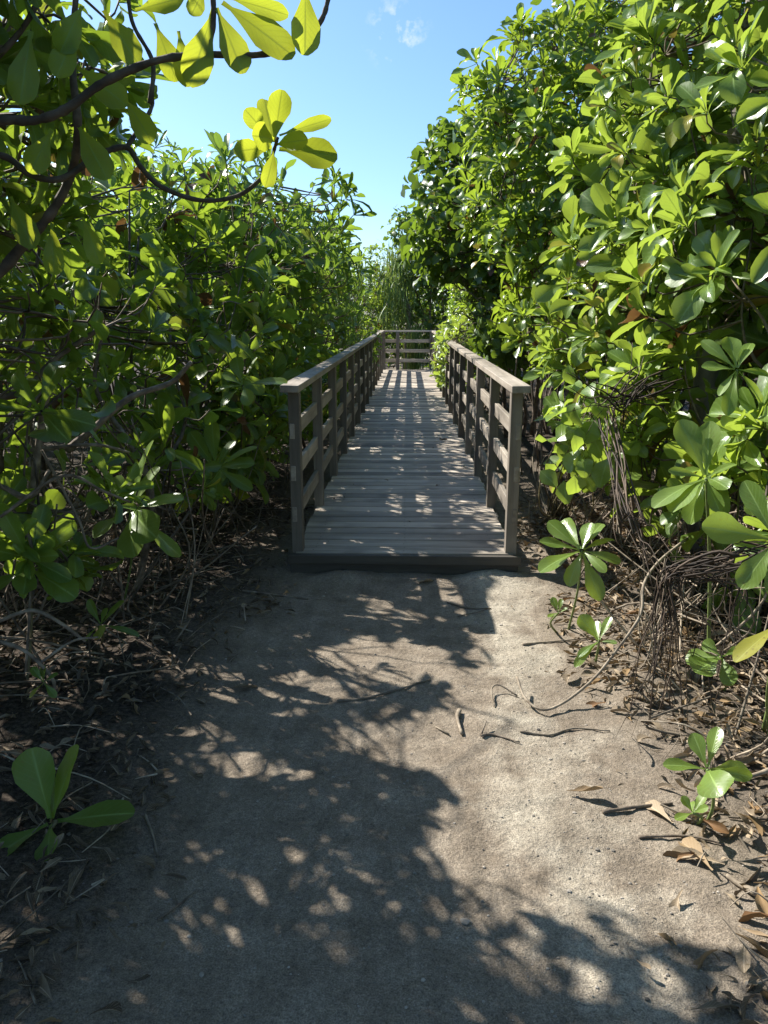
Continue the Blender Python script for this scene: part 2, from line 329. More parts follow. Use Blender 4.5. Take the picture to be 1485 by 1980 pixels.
# --- where the sun reaches the ground, as openings kept free of leaves
def in_poly(p, poly):
    x, y = p[:, 0], p[:, 1]; r = np.zeros(len(p), bool); n = len(poly)
    for i in range(n):
        x1, y1 = poly[i]; x2, y2 = poly[(i + 1) % n]
        c = ((y1 > y) != (y2 > y)) & (x < (x2 - x1) * (y - y1) / (y2 - y1 + 1e-12) + x1)
        r ^= c
    return r
LIT_POLY = [(1000, 1118), (925, 1165), (900, 1215), (945, 1262), (960, 1300), (890, 1335), (850, 1388), (730, 1398), (612, 1380), (640, 1440), (668, 1470), (700, 1446),
            (770, 1490), (850, 1500), (900, 1570), (845, 1625), (885, 1690), (1000, 1760), (935, 1790), (1065, 1850), (1105, 1780), (1215, 1860), (1165, 1752), (1310, 1815), (1500, 1850), (1500, 1100)]
LIT_SPOT = [(425, 1425, 45, 24), (475, 1487, 62, 30), (690, 1280, 50, 16), (712, 1245, 40, 12), (800, 1258, 46, 16), (760, 1320, 55, 13), (835, 1290, 60, 14), (692, 1915, 42, 55), (602, 1706, 24, 15), (540, 1746, 34, 18),
            (590, 1500, 46, 18), (722, 1165, 38, 8), (820, 1160, 50, 9), (660, 1660, 26, 14), (1130, 1905, 70, 26), (1290, 1935, 60, 24), (280, 1295, 40, 10), (450, 1055, 70, 12), (240, 1440, 26, 12),
            (40, 1820, 50, 30), (1010, 1880, 55, 22), (690, 1590, 30, 12), (760, 1200, 60, 10), (655, 1030, 26, 7), (690, 1000, 30, 6), (670, 1060, 20, 5), (840, 1040, 20, 4), (700, 850, 26, 5), (760, 812, 40, 4)]
LIT_SPOT = [gnd(x, y).tolist()[:2] + [gnd(x + rx, y)[0] - gnd(x, y)[0], abs(gnd(x, y - ry)[1] - gnd(x, y)[1])] for x, y, rx, ry in LIT_SPOT]
LIT_POLY = [tuple(gnd(x, y)[:2]) for x, y in LIT_POLY]
def sunny(P):
    G = np.stack([P[:, 0] + SX * P[:, 2], P[:, 1] + SY * P[:, 2]], -1)
    r = in_poly(G, LIT_POLY)
    for x, y, a, b in LIT_SPOT: r |= ((G[:, 0] - x) / a) ** 2 + ((G[:, 1] - y) / b) ** 2 < 1
    r |= (np.abs(G[:, 0] - .1) < .75) & (G[:, 1] > 15.3) & (G[:, 1] < 20.6)            # far end of the deck
    H = P[:, 2] - 1.05                                                                  # top of the right handrail
    hx, hy = P[:, 0] + SX * H, P[:, 1] + SY * H
    r |= (np.abs(hx - .68) < .20) & (hy > 4.3) & (hy < 9) & (H > .2) & (np.sin(hy * 5.1) > -.55)
    for h in HERO:
        d = P - h; t = d @ SUN; q = d - t[:, None] * SUN
        r |= (t > .12) & ((q ** 2).sum(1) < .12 ** 2)
    return r & (P[:, 0] < .75)
HERO = [at(*p) for p in ((370, 110, 2), (450, 70, 2), (510, 50, 2), (592, 40, 2), (340, 110, 2.1), (540, 215, 2.3), (495, 245, 2.3), (600, 300, 2.3), (490, 290, 2.3), (525, 320, 2.3), (590, 245, 2.3), (245, 1045, 3.4), (250, 920, 3.5), (310, 960, 3.5))]

OPEN = True
def keep_out(P):
    """openings trimmed by whoever keeps the boardwalk passable"""
    x, y, z = P.T
    if not OPEN: return np.abs(x) < .42
    r = (y > 4.2) & (y < 20.9) & (np.abs(x) < .80) & (z < 2.0)
    r |= (y <= 4.2) & (x > -.75) & (x < .75) & (z < 1.5)
    return r

def crown_points(blobs, n, fill=.28):
    vol = np.array([b[1][0]*b[1][1]*b[1][2] for b in blobs]) ** .67; pick = rng.choice(len(blobs), n * 3, p=vol / vol.sum())
    C = np.array([b[0] for b in blobs], float); S = np.array([b[1] for b in blobs], float)
    D = rng.standard_normal((n * 3, 3)); D /= np.linalg.norm(D, axis=1, keepdims=True)
    rad = np.where(rng.random(n * 3) < fill, rng.random(n * 3) ** .5, .80 + .28 * rng.random(n * 3))
    P = C[pick] + D * S[pick] * rad[:, None]
    inside = np.zeros(len(P), bool)
    for k in range(len(blobs)):
        q = ((P - C[k]) / S[k]); inside |= ((q ** 2).sum(1) < .45) & (pick != k)
    ok = (~inside) & (P[:, 2] > .12)
    P, D = P[ok][:n], (D / S[pick] * S[pick].mean(1, keepdims=True))[ok][:n]
    return P, D / np.linalg.norm(D, axis=1, keepdims=True)

def rosettes(mb, P, A, nleaf, size, tp, old=.03, up=.5, cull=True, spread=.9):
    """whorls of leaves at the ends of twigs"""
    A = A + np.array([0, 0, up + .25]) + .24 * rng.standard_normal(A.shape); A /= np.linalg.norm(A, axis=1, keepdims=True)
    n = len(P)
    cnt = rng.integers(max(4, nleaf[0] - 2), nleaf[1] + 1, n); idx = np.repeat(np.arange(n), cnt)
    k = np.concatenate([np.arange(c) for c in cnt]); fr = k / cnt[idx]          # 0 = inner, 1 = outer
    ref = np.where(np.abs(A[:, 2:3]) < .9, np.array([[0, 0, 1.]]), np.array([[1., 0, 0]]))
    U = np.cross(A, ref); U /= np.linalg.norm(U, axis=1, keepdims=True); W = np.cross(A, U)
    th = k * 2.39996 + rng.random(n)[idx] * 6.28 + .25 * rng.standard_normal(len(k))
    tilt = (.28 + 1.15 * fr * spread) + .16 * rng.standard_normal(len(k))
    rd = np.cos(th)[:, None] * U[idx] + np.sin(th)[:, None] * W[idx]
    Y = np.cos(tilt)[:, None] * A[idx] + np.sin(tilt)[:, None] * rd
    N_ = np.sin(tilt)[:, None] * A[idx] - np.cos(tilt)[:, None] * rd + .12 * rng.standard_normal(rd.shape)
    sz = rng.uniform(size[0] * .78, size[1], n)[idx] * (.62 + .55 * np.minimum(1, fr * 1.6)) * rng.uniform(.8, 1.15, len(k))
    base = P[idx] - A[idx] * (.10 * fr * sz)[:, None] + rd * .006
    tint = np.stack([np.clip(.55 * rng.random(n)[idx] + .3 * rng.random(len(k)) + .22 * (1 - fr) - .03, 0, 1), rng.random(len(k)), rng.random(len(k)) * .8, np.ones(len(k))], -1)
    o = (rng.random(len(k)) < old * (1 + 2 * fr)); tint[o, 2] = rng.uniform(.84, 1, o.sum())
    mid = base + Y * (sz * .6)[:, None]
    ok = ~keep_out(mid) & ~keep_out(base + Y * sz[:, None])
    if cull: ok &= ~sunny(mid) & ~sunny(base + Y * sz[:, None])
    ok &= mid[:, 2] > .02
    ok &= np.linalg.norm(mid - CAM, axis=1) > .9
    add_leaves(mb, base[ok], Y[ok], N_[ok], sz[ok], tp, tint[ok])
    alive = np.zeros(n, bool); np.logical_or.at(alive, idx[ok], True)
    return A, alive

def clusters(mb, P, A, nleaf, size, tp, old=.01, cull=True):
    """loose sprays of separate leaves on side twigs"""
    n = len(P); cnt = rng.integers(nleaf[0], nleaf[1] + 1, n); idx = np.repeat(np.arange(n), cnt)
    k = len(idx)
    base = P[idx] + rng.standard_normal((k, 3)) * .10
    Y = A[idx] * .5 + rng.standard_normal((k, 3)) * .7 + np.array([0, 0, -.25])
    N_ = A[idx] * .5 + np.array([0, 0, .8]) + rng.standard_normal((k, 3)) * .5
    sz = rng.uniform(size[0], size[1], k)
    tint = np.stack([rng.random(n)[idx] * .5 + rng.random(k) * .5, rng.random(k), rng.random(k) * .8, np.ones(k)], -1)
    o = rng.random(k) < old; tint[o, 2] = rng.uniform(.84, 1, o.sum())
    ok = ~keep_out(base)
    if cull: ok &= ~sunny(base)
    ok &= base[:, 2] > .02
    add_leaves(mb, base[ok], Y[ok], N_[ok], sz[ok], tp, tint[ok])
    return A, np.ones(n, bool)

def shrub(name, label, cat, base, blobs, n, style, size, nleaf, group=None, leafmat='leaf', tp=None, stems=7, r=.022, fill=.28, old=.02, up=.5,
          low=0, cull=True, twigs=True, seeds=0, extra=None, stem_mat='bark', barkpart='trunk', spread=.88):
    base = np.asarray(base, float)
    root = thing(name, base, label, cat, group)
    P, D = crown_points(blobs, n, fill)
    lf = MB()
    A, alive = (rosettes(lf, P, D, nleaf, size, tp or T_SPOON, old, up, cull, spread) if style == 'rosette' else clusters(lf, P, D, nleaf, size, tp or T_ROUND, old, cull))
    lf.build('foliage', M[leafmat], root)
    st = MB(); nodes = []
    for i in range(stems):
        c = np.array(blobs[i % len(blobs)][0], float); s = np.array(blobs[i % len(blobs)][1], float)
        a = base + np.array([rng.normal(0, .13 + .03 * stems * (stem_mat == 'bark')*.4), rng.normal(0, .16), -.05])
        e = c + s * rng.uniform(-.6, .6, 3) + np.array([0, 0, .25 * s[2]])
        m1 = a + (e - a) * .35 + rng.normal(0, .13, 3); m2 = a + (e - a) * .7 + rng.normal(0, .12, 3)
        m1[2] = max(m1[2], .08)
        rr = r * rng.uniform(.6, 1.2)
        pl = np.array([a, m1, m2, e]); st.tube(pl, rr, rr * .35, 7, 5, tint=(rng.random(), .5, .5, 1), wob=.05)
        nodes.append(spline(pl, 6)[5:])
    nodes = np.vstack(nodes)
    if twigs:
        for p, a, al in zip(P, A, alive):
            if not al: continue
            d = np.linalg.norm(nodes - p, axis=1) + 1.2 * np.maximum(0, nodes[:, 2] - p[2])
            q = nodes[np.argmin(d)]; L_ = np.linalg.norm(p - q)
            if L_ > 1.3: q = p + (q - p) * (1.3 / L_); L_ = 1.3
            st.tube([q, q + (p - q) * .5 + np.array([0, 0, -.12 * L_]) + rng.normal(0, .03, 3), p - a * min(.12, .3 * L_), p], .0045 + .004 * L_, .0038, 4, 2, tint=(rng.random(), .5, .5, 1), caps=False)
    for _ in range(low):                                   # bare low stems
        a = base + np.array([rng.normal(0, .35), rng.normal(0, .4), -.03]); ang = rng.uniform(0, 6.28)
        ln = rng.uniform(.5, 1.5); e = a + np.array([math.cos(ang) * ln, math.sin(ang) * ln, rng.uniform(.15, 1.2)])
        mm = (a + e) / 2 + rng.normal(0, .14, 3); mm[2] = max(mm[2], .05)
        if keep_out(np.array([e]))[0] or keep_out(np.array([mm]))[0]: continue
        rr = rng.uniform(.004, .012); st.tube([a, mm, e], rr, rr * .5, 5, 5, tint=(rng.random(), .5, .5, 1))
    if extra: extra(st)
    st.build(barkpart, M[stem_mat], root)
    if seeds:
        sd = MB()
        for p in P[rng.choice(len(P), min(seeds, len(P)), replace=False)]:
            for _ in range(4): blob(sd, p + rng.normal(0, .03, 3) + np.array([0, 0, .05]), .009, 5, 4)
        sd.build('seed_head', M['berry'], root)
    return root
def blob(mb, c, r, ns=6, nr=4, sq=(1, 1, 1), tint=None, jit=.15):
    th = np.arange(ns) * 2 * math.pi / ns; ph = np.linspace(0, math.pi, nr + 1)[1:-1]
    V = np.array([[math.sin(p) * math.cos(t), math.sin(p) * math.sin(t), math.cos(p)] for p in ph for t in th])
    V = np.vstack([V, [0, 0, 1], [0, 0, -1]]) * (1 + jit * rng.standard_normal((len(V) + 2, 1))) * np.asarray(sq) * r + np.asarray(c)
    Q = [[i * ns + j, (i + 1) * ns + j, (i + 1) * ns + (j + 1) % ns, i * ns + (j + 1) % ns] for i in range(nr - 2) for j in range(ns)]
    k = ns * (nr - 1); T = [[k, j, (j + 1) % ns] for j in range(ns)] + [[k + 1, (nr - 2) * ns + (j + 1) % ns, (nr - 2) * ns + j] for j in range(ns)]
    mb.add(V, Q, T, tint=tint)

exec_parts = []
# ================================================================== GROUND
def axis_pts(lo, a, b, hi, step, grow=1.18):
    m = list(np.arange(a, b + 1e-6, step)); s = step; x = m[-1]
    while x < hi: s *= grow; x += s; m.append(x)
    s = step; x = m[0]
    while x > lo: s *= grow; x -= s; m.insert(0, x)
    return np.array(m)
def ground_h(x, y):
    v = Vector((x, y, 0))
    h = .013 * mnoise.noise(v * 1.7) + .006 * mnoise.noise(v * 6.0 + Vector((7, 3, 1))) + .0045 * mnoise.noise(v * 19.0) + .0035 * mnoise.noise(v * 43.0)
    side = min(1, max(0, (abs(x - .05) - .65) / .7)); h += .035 * side + .018 * side * mnoise.noise(v * 9.0)
    if 4.1 < y < 4.9 and abs(x) < 1.1: h += .030 * math.exp(-((y - 4.45) / .13) ** 2) * (.6 + 1.2 * mnoise.noise(v * 3.7 + Vector((2, 0, 5))))
    if y > 4.5: h -= .02 * min(1, (y - 4.5) * 3)
    fade = 1 if abs(x) < 12 and -5 < y < 40 else .2
    return h * fade
xs = axis_pts(-400, -2.2, 2.2, 400, .018); ys = axis_pts(-200, 1.0, 4.9, 900, .018)
G = MB(); XX, YY = np.meshgrid(xs, ys)
ZZ = np.array([ground_h(a, b) for a, b in zip(XX.ravel(), YY.ravel())])
nx = len(xs); i = np.arange(len(ys) - 1)[:, None] * nx + np.arange(nx - 1)[None]
G.add(np.stack([XX.ravel(), YY.ravel(), ZZ], -1), np.stack([i, i + 1, i + nx + 1, i + nx], -1).reshape(-1, 4))
tag(G.build('ground', M['ground']), kind='structure')

# ================================================================== BOARDWALK
DZ, Y0, Y1, CX = .135, 4.50, 20.75, -.02
bw = thing('boardwalk', (CX, Y0, 0), 'weathered grey timber boardwalk with railings leading away between the shrubs', 'boardwalk')
dk = MB(); y = Y0; k = 0
while y < Y1:
    w = .137 + rng.uniform(-.003, .003)
    dk.box((CX + rng.uniform(-.006, .006), y + w / 2, DZ - .018 + rng.uniform(-.0025, .0025)), (1.345 + rng.uniform(-.014, .014), w, .034), tint=(rng.random(), rng.random(), rng.random(), 1), rot=rng.normal(0, .0014), tilt=rng.normal(0, .0012))
    for sx in (-.55, 0, .55):
        for dy in (.25, .75):
            if y < 11: dk.add(np.array([[math.cos(q) * .0045, math.sin(q) * .0045, 0] for q in np.arange(6) * math.pi / 3]) + [CX + sx + rng.normal(0, .006), y + w * dy + rng.normal(0, .004), DZ + .0045], tris=[[0, 1, 2], [0, 2, 3], [0, 3, 4], [0, 4, 5]], tint=(.1, .1, .1, 0))
    y += w + rng.uniform(.009, .015)
def bevel(o, w=.005, seg=2):
    b = o.modifiers.new('edge', 'BEVEL'); b.width = w; b.segments = seg; b.limit_method = 'ANGLE'; return o
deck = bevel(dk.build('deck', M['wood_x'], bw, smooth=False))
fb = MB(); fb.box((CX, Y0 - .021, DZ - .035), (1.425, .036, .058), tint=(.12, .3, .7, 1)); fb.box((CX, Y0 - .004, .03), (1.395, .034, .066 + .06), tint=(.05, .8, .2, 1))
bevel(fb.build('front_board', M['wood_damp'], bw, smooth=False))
be = MB()
for sx in (-.55, 0, .55): be.box((CX + sx, (Y0 + Y1) / 2 + .02, .04), (.05, Y1 - Y0 - .04, .105), tint=(.05, .1 + .3 * sx, .4, 1))
be.build('floor_beam', M['wood_y'], bw, smooth=False)
HZ = 1.045                       # top of post above ground
def railing(side):
    x0 = CX + side * .655
    cap = MB(); cap.box((x0 + side * .012, (Y0 + Y1) / 2 - .035, DZ + 1.0), (.108, Y1 - Y0 + .03, .042), tint=(.75, .3 + .2 * side, .5, 1), tilt=side * .02)
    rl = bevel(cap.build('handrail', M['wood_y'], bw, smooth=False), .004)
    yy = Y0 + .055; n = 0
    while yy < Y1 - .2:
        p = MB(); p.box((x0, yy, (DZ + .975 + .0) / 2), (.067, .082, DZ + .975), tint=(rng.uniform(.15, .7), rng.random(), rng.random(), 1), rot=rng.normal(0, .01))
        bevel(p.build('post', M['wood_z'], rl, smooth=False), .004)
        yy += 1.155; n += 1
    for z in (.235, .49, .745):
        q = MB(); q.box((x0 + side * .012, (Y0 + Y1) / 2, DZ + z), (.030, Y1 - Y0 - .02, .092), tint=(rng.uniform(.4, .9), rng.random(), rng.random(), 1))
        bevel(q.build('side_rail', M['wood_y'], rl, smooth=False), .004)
railing(-1); railing(1)
cap = MB(); cap.box((CX, Y1 + .05, DZ + 1.0), (1.62, .10, .042), tint=(.8, .2, .3, 1)); ec = bevel(cap.build('end_railing', M['wood_x'], bw, smooth=False), .004)
for px_ in (-.64, -.27, .62):
    p = MB(); p.box((CX + px_, Y1 + .03, (DZ + .975) / 2), (.088, .075, DZ + .975), tint=(.6, rng.random(), rng.random(), 1)); bevel(p.build('post', M['wood_z'], ec, smooth=False), .004)
for z in (.235, .49, .745):
    q = MB(); q.box((CX, Y1 + .085, DZ + z), (1.5, .03, .088), tint=(.9, rng.random(), rng.random(), 1)); bevel(q.build('side_rail', M['wood_x'], ec, smooth=False), .004)

# ================================================================== LEFT SIDE
ORD = ['first', 'second', 'third', 'fourth', 'fifth', 'sixth', 'seventh', 'eighth', 'ninth', 'tenth']
HEDGE_L = 'shrubs along the left railing'
for i, (x, y, h, w) in enumerate([(-1.85, 5.7, 2.75, .95), (-1.75, 7.3, 2.9, .95), (-1.5, 8.6, 3.15, .95), (-1.65, 10.6, 3.0, .92), (-1.6, 12.4, 2.95, .9), (-1.6, 14.3, 2.7, .85), (-1.75, 16.6, 2.5, .9), (-1.75, 19.0, 2.6, .95)]):
    narrow = i >= 1
    bl = [((x, y, h - .75), (w, .95, .75)), ((x + .12, y - .25, h - 1.35), (w * .95, .9, .7)), ((x - .3, y + .4, h - .5), (w * .6, .6, .5)), ((x + .3, y + .1, 1.0), (.55, .8, .7)), ((x + .35, y - .2, .7), (.4, .7, .45))]
    shrub('leafy_shrub', f'{ORD[i]} shrub back from the front post in the row along the left railing', 'shrub', (x - .1, y, 0), bl, 185 if i < 5 else 130, 'rosette',
          (.20, .28), (8, 13), HEDGE_L, 'leaf' if i == 0 else 'leaf_dull', T_SPOON if i == 0 else T_NARROW, stems=9, low=16 if i < 4 else 6, old=.03)
for i, (x, y, h) in enumerate([(-3.5, 6.6, 3.3), (-3.5, 9.0, 3.65), (-3.4, 11.6, 3.6), (-3.3, 14.4, 3.5), (-3.4, 17.6, 3.4), (-3.2, 21.0, 3.5)]):
    bl = [((x, y, h - .95), (1.2, 1.35, .95)), ((x + .2, y - .5, h - 1.7), (1.2, 1.2, .9)), ((x - .3, y + .7, h - .6), (.7, .7, .6))]
    shrub('leafy_shrub', f'{ORD[i]} taller shrub from the front in the sunlit back row left of the boardwalk', 'shrub', (x, y, 0), bl, 190, 'rosette', (.2, .28), (8, 13), 'shrubs in the back row on the left',
          'leaf_dull', T_NARROW, stems=8, low=3)

for i, (x, y) in enumerate([(-4.3, 2.6), (-4.9, 4.9), (-5.6, 7.6), (-5.8, 10.6)]):
    bl = [((x, y, 2.0), (1.25, 1.5, 1.1)), ((x, y, .8), (1.1, 1.4, .75)), ((x + .5, y, 1.3), (.9, 1.2, 1.1))]
    shrub('leafy_shrub', f'{ORD[i]} shrub from the front deep in the dark thicket on the left', 'shrub', (x, y, 0), bl, 210, 'rosette', (.2, .28), (9, 14), 'shrubs deep in the left thicket', 'leaf_dull', T_SPOON_LO, stems=6, low=4, fill=.4)
# ================================================================== RIGHT SIDE
def rshrub(label, base, bl, n, **kw):
    kw.setdefault('size', (.15, .2)); kw.setdefault('nleaf', (9, 14)); kw.setdefault('style', 'rosette')
    st = kw.pop('style'); sz = kw.pop('size'); nl = kw.pop('nleaf'); nm = kw.pop('name', 'leafy_shrub'); cat = kw.pop('cat', 'shrub')
    return shrub(nm, label, cat, base, bl, n, st, sz, nl, **kw)
rshrub('big bright spoon-leaved shrub nearest the camera on the right, sunlit whorls', (2.15, 3.75, 0), [((2.25, 3.9, 2.55), (.85, .8, .9)), ((1.95, 4.1, 1.75), (.75, .75, .7)), ((2.6, 3.6, 3.2), (.8, .8, .7)), ((2.0, 4.4, 2.3), (.8, .7, .9)), ((2.3, 2.3, 2.5), (.75, .9, .9)), ((1.7, 3.2, .9), (.3, .5, .35)), ((1.6, 3.7, .6), (.3, .4, .3)), ((2.4, .6, 2.4), (.8, 1.0, 1.0)), ((2.2, -1.2, 2.2), (.9, 1.0, 1.1)), ((1.0, -2.6, 2.2), (1.2, .7, 1.1))], 520,  # crown blobs beside and behind the camera are unseen, added to block sky light
       leafmat='leaf_fresh', size=(.19, .28), stems=12, low=14, old=.04, cull=False)
rshrub('glossy pale green shrub leaning towards the right handrail beside its front post', (1.75, 5.3, 0), [((1.75, 5.3, 2.2), (.8, .8, .85)), ((1.55, 5.4, 1.5), (.6, .7, .6)), ((1.9, 5.2, 2.9), (.75, .75, .6)), ((1.3, 4.95, .85), (.3, .35, .35)), ((1.5, 4.3, .95), (.35, .5, .4))], 270,
       leafmat='leaf_fresh', size=(.18, .26), stems=9, low=12, old=.035, cull=False)
rshrub('tall dense green shrub with shiny small leaves rising over the middle of the right railing', (1.75, 7.6, 0), [((1.5, 7.6, 2.8), (1.0, 1.0, 1.0)), ((1.4, 7.4, 1.9), (.75, .95, .8)), ((1.4, 7.8, 3.5), (.95, .85, .65)), ((1.1, 7.6, 3.2), (.6, .6, .5))], 520,
       leafmat='leaf', size=(.14, .20), fill=.38, stems=16, r=.016, low=8, cull=False)
rshrub('dark round-leaved tree arching over the boardwalk behind the right railing', (1.7, 10.2, 0), [((1.3, 10.0, 2.6), (1.2, 1.25, 1.0)), ((1.3, 9.6, 1.7), (.75, 1.1, .8)), ((1.2, 10.3, 3.35), (1.0, .9, .5))], 620,
       style='cluster', leafmat='leaf_round', size=(.11, .17), nleaf=(7, 12), name='broadleaf_tree', cat='tree', stems=8, r=.04, cull=False)
OPEN = False
rshrub('bright yellow-green low shrub spilling through the far right railing', (1.15, 12.6, 0), [((.85, 12.4, .95), (.36, 1.0, .6)), ((.8, 14.0, .8), (.36, 1.0, .6)), ((.9, 11.2, 1.15), (.28, .7, .4)), ((.75, 15.8, .7), (.3, .9, .5))], 150,
       leafmat='leaf_fresh', size=(.13, .19), tp=T_SPOON_LO, stems=6, low=4, cull=False)
rshrub('narrow-leaved low shrub growing over the far end of the left railing', (-1.2, 14.6, 0), [((-.95, 14.4, 1.0), (.36, 1.1, .55)), ((-.9, 16.2, .8), (.3, 1.0, .5)), ((-.92, 18.2, .7), (.28, 1.0, .5))], 150, size=(.12, .17), leafmat='leaf', tp=T_SPOON_LO, stems=6, low=3)
OPEN = True
rshrub('mid green shrub behind the far right railing, half hidden by the arching tree', (1.7, 14.2, 0), [((1.6, 14.0, 2.2), (.95, 1.3, .95)), ((1.5, 15.2, 1.5), (.8, 1.1, .9))], 220, leafmat='leaf', tp=T_SPOON_LO, stems=7, cull=False)
rshrub('mid green shrub beside the end of the right railing', (1.8, 17.6, 0), [((1.7, 17.5, 2.1), (1.0, 1.4, .95)), ((1.5, 18.6, 1.3), (.7, 1.2, .8))], 200, leafmat='leaf_dull', tp=T_SPOON_LO, stems=7, cull=False)
rshrub('broad tall shrub at the right edge behind the nearest bright one', (3.3, 5.6, 0), [((3.2, 5.6, 2.7), (1.1, 1.2, 1.3)), ((3.0, 5.4, 1.5), (1.0, 1.1, .9)), ((3.5, 5.7, 3.9), (1.0, 1.0, .7))], 300, leafmat='leaf', size=(.17, .24), stems=9, low=6, cull=False)
rshrub('dark leafy tree with a dense crown behind the sunlit shrubs, top right', (3.0, 8.6, 0), [((2.7, 8.6, 4.6), (1.2, 1.2, 1.0)), ((3.3, 8.4, 3.6), (1.3, 1.3, 1.1)), ((2.9, 8.8, 2.4), (1.3, 1.2, 1.1))], 760,
       style='cluster', leafmat='leaf_round', size=(.08, .13), nleaf=(7, 12), name='broadleaf_tree', cat='tree', stems=7, r=.05, cull=False)
rshrub('shaded tree in the second row behind the arching round-leaved tree', (3.3, 12.2, 0), [((3.1, 12.2, 3.0), (1.4, 1.6, 1.3)), ((3.0, 12.4, 1.7), (1.2, 1.5, 1.0))], 420,
       style='cluster', leafmat='leaf_round', size=(.10, .15), nleaf=(7, 12), name='broadleaf_tree', cat='tree', stems=7, r=.045, cull=False)
rshrub('shaded tree in the second row near the far end of the boardwalk', (3.3, 16.2, 0), [((3.1, 16.2, 2.8), (1.4, 1.8, 1.3)), ((3.0, 16.4, 1.5), (1.2, 1.5, 1.0))], 360,
       style='cluster', leafmat='leaf_round', size=(.10, .15), nleaf=(7, 12), name='broadleaf_tree', cat='tree', stems=7, r=.045, cull=False)

for i, (x, y) in enumerate([(3.9, 3.2), (4.6, 6.6), (4.9, 9.8)]):
    rshrub(f'{ORD[i]} shrub from the front deep in the shade of the thicket on the right', (x, y, 0), [((x, y, 2.0), (1.25, 1.5, 1.1)), ((x, y, .8), (1.1, 1.4, .75)), ((x - .5, y, 1.3), (.9, 1.2, 1.1))], 210, size=(.2, .28), leafmat='leaf_dull', tp=T_SPOON_LO, stems=6, low=4, fill=.4, cull=False, group='shrubs deep in the right thicket')
# ================================================================== FAR END
rshrub('round-leaved tree beyond the end railing, standing against the white sky', (1.25, 22.6, 0), [((.95, 22.4, 3.0), (1.25, 1.1, .95)), ((1.3, 22.4, 1.7), (1.2, 1.0, .9)), ((.2, 22.2, 3.75), (.75, .6, .5)), ((1.2, 22.4, 4.0), (1.0, .8, .7))], 520,
       style='cluster', leafmat='leaf_round', size=(.12, .18), nleaf=(6, 10), name='broadleaf_tree', cat='tree', stems=7, r=.045, cull=False)
rshrub('pale green shrub beyond the end railing on the left, under the white sky', (-1.6, 23.0, 0), [((-1.1, 22.8, 2.5), (.9, .9, 1.0)), ((-1.3, 22.7, 1.3), (1.0, .9, .8)), ((-.5, 23.2, 2.0), (.7, .7, .8))], 240, leafmat='leaf', tp=T_SPOON_LO, stems=7, cull=False)
for i, (x, y, h) in enumerate([(-4.6, 25, 3.4), (-2.2, 26.5, 3.5), (.4, 27, 3.5), (3.2, 26, 3.7), (5.8, 24, 4.0)]):
    rshrub(f'{ORD[i]} distant shrub from the left in the row closing off the view', (x, y, 0), [((x, y, h - 1.1), (1.6, 1.4, 1.1)), ((x, y - .3, 1.2), (1.5, 1.3, 1.1))], 230, leafmat='leaf_dull', tp=T_SPOON_LO, stems=6, cull=False, size=(.18, .25), group='shrubs closing off the view')
rshrub('low dense dark shrub filling the gaps of the end railing from behind', (.1, 22.6, 0), [((-.6, 22.6, .6), (.8, .5, .6)), ((.6, 22.7, .6), (.8, .5, .6)), ((0, 22.9, 1.0), (.9, .5, .5))], 170, leafmat='leaf_round', tp=T_SPOON_LO, stems=6, cull=False, fill=.4)
# drooping needle-leaved plant behind the end railing
root = thing('screw_pine', (-.15, 21.9, 0), 'feathery plant with long drooping needle leaves and brown trunk behind end railing', 'plant')
tk = MB(); tk.tube([(-.1, 21.9, -.05), (-.05, 21.9, .7), (.0, 21.95, 1.5), (-.15, 22.0, 2.4)], .09, .05, 9, 4, wob=.08)
tk.build('trunk', M['bark'], root)
nd = MB(); n = 560
P = np.stack([rng.normal(-.32, .25, n), rng.normal(21.9, .25, n), rng.uniform(1.5, 3.3, n)], -1)
a = rng.uniform(0, 6.28, n); Y = np.stack([np.cos(a) * .35, np.sin(a) * .35, rng.normal(-.55, .6, n)], -1)
tint = np.stack([rng.random(n), rng.random(n), rng.random(n) * .86, np.ones(n)], -1)
add_leaves(nd, P, Y, np.stack([np.cos(a), np.sin(a), np.full(n, .6)], -1), rng.uniform(.35, .75, n), [leaf_tpl(6, 2, .05, c, .4, p=.8) for c in (.9, 1.6, .4)], tint)
nd.build('foliage', M['needle'], root)
root = thing('reed_clump', (.12, 21.25, 0), 'clump of tall green reed blades right behind the end railing', 'plant')
rd = MB(); n = 130; a = rng.uniform(0, 6.28, n)
P = np.stack([rng.normal(.15, .14, n), rng.normal(21.25, .1, n), np.zeros(n)], -1); Y = np.stack([np.cos(a) * .22, np.sin(a) * .22, np.ones(n)], -1)
add_leaves(rd, P, Y, np.stack([np.cos(a), np.sin(a), np.full(n, .1)], -1), rng.uniform(.8, 1.4, n), [leaf_tpl(6, 2, .022, c, .4, p=.8) for c in (.5, .9, .2)], np.stack([rng.random(n), rng.random(n), rng.random(n) * .86, np.ones(n)], -1))
rd.build('blades', M['needle'], root)

# grey trunk standing among the right hand leaves
root = thing('tree_trunk', (*at(1400, 500, 5.0)[:2], 0), 'straight grey tree trunk half hidden by leaves at right edge', 'tree')
q = MB(); b0 = at(1400, 500, 5.0); q.tube([(b0[0], b0[1], -.05), (b0[0] - .03, b0[1], 1.2), (b0[0] + .02, b0[1], 2.6), (b0[0] + .06, b0[1], 4.2), (b0[0] + .1, b0[1] + .1, 5.6)], .085, .06, 12, 5, wob=.03); q.build('trunk', M['trunk_grey'], root)
lf = MB(); P, D = crown_points([((b0[0] + .2, b0[1] + .3, 5.6), (1.2, 1.2, .7))], 200); clusters(lf, P, D, (6, 10), (.09, .14), T_ROUND, cull=False); lf.build('crown', M['leaf_round'], root)

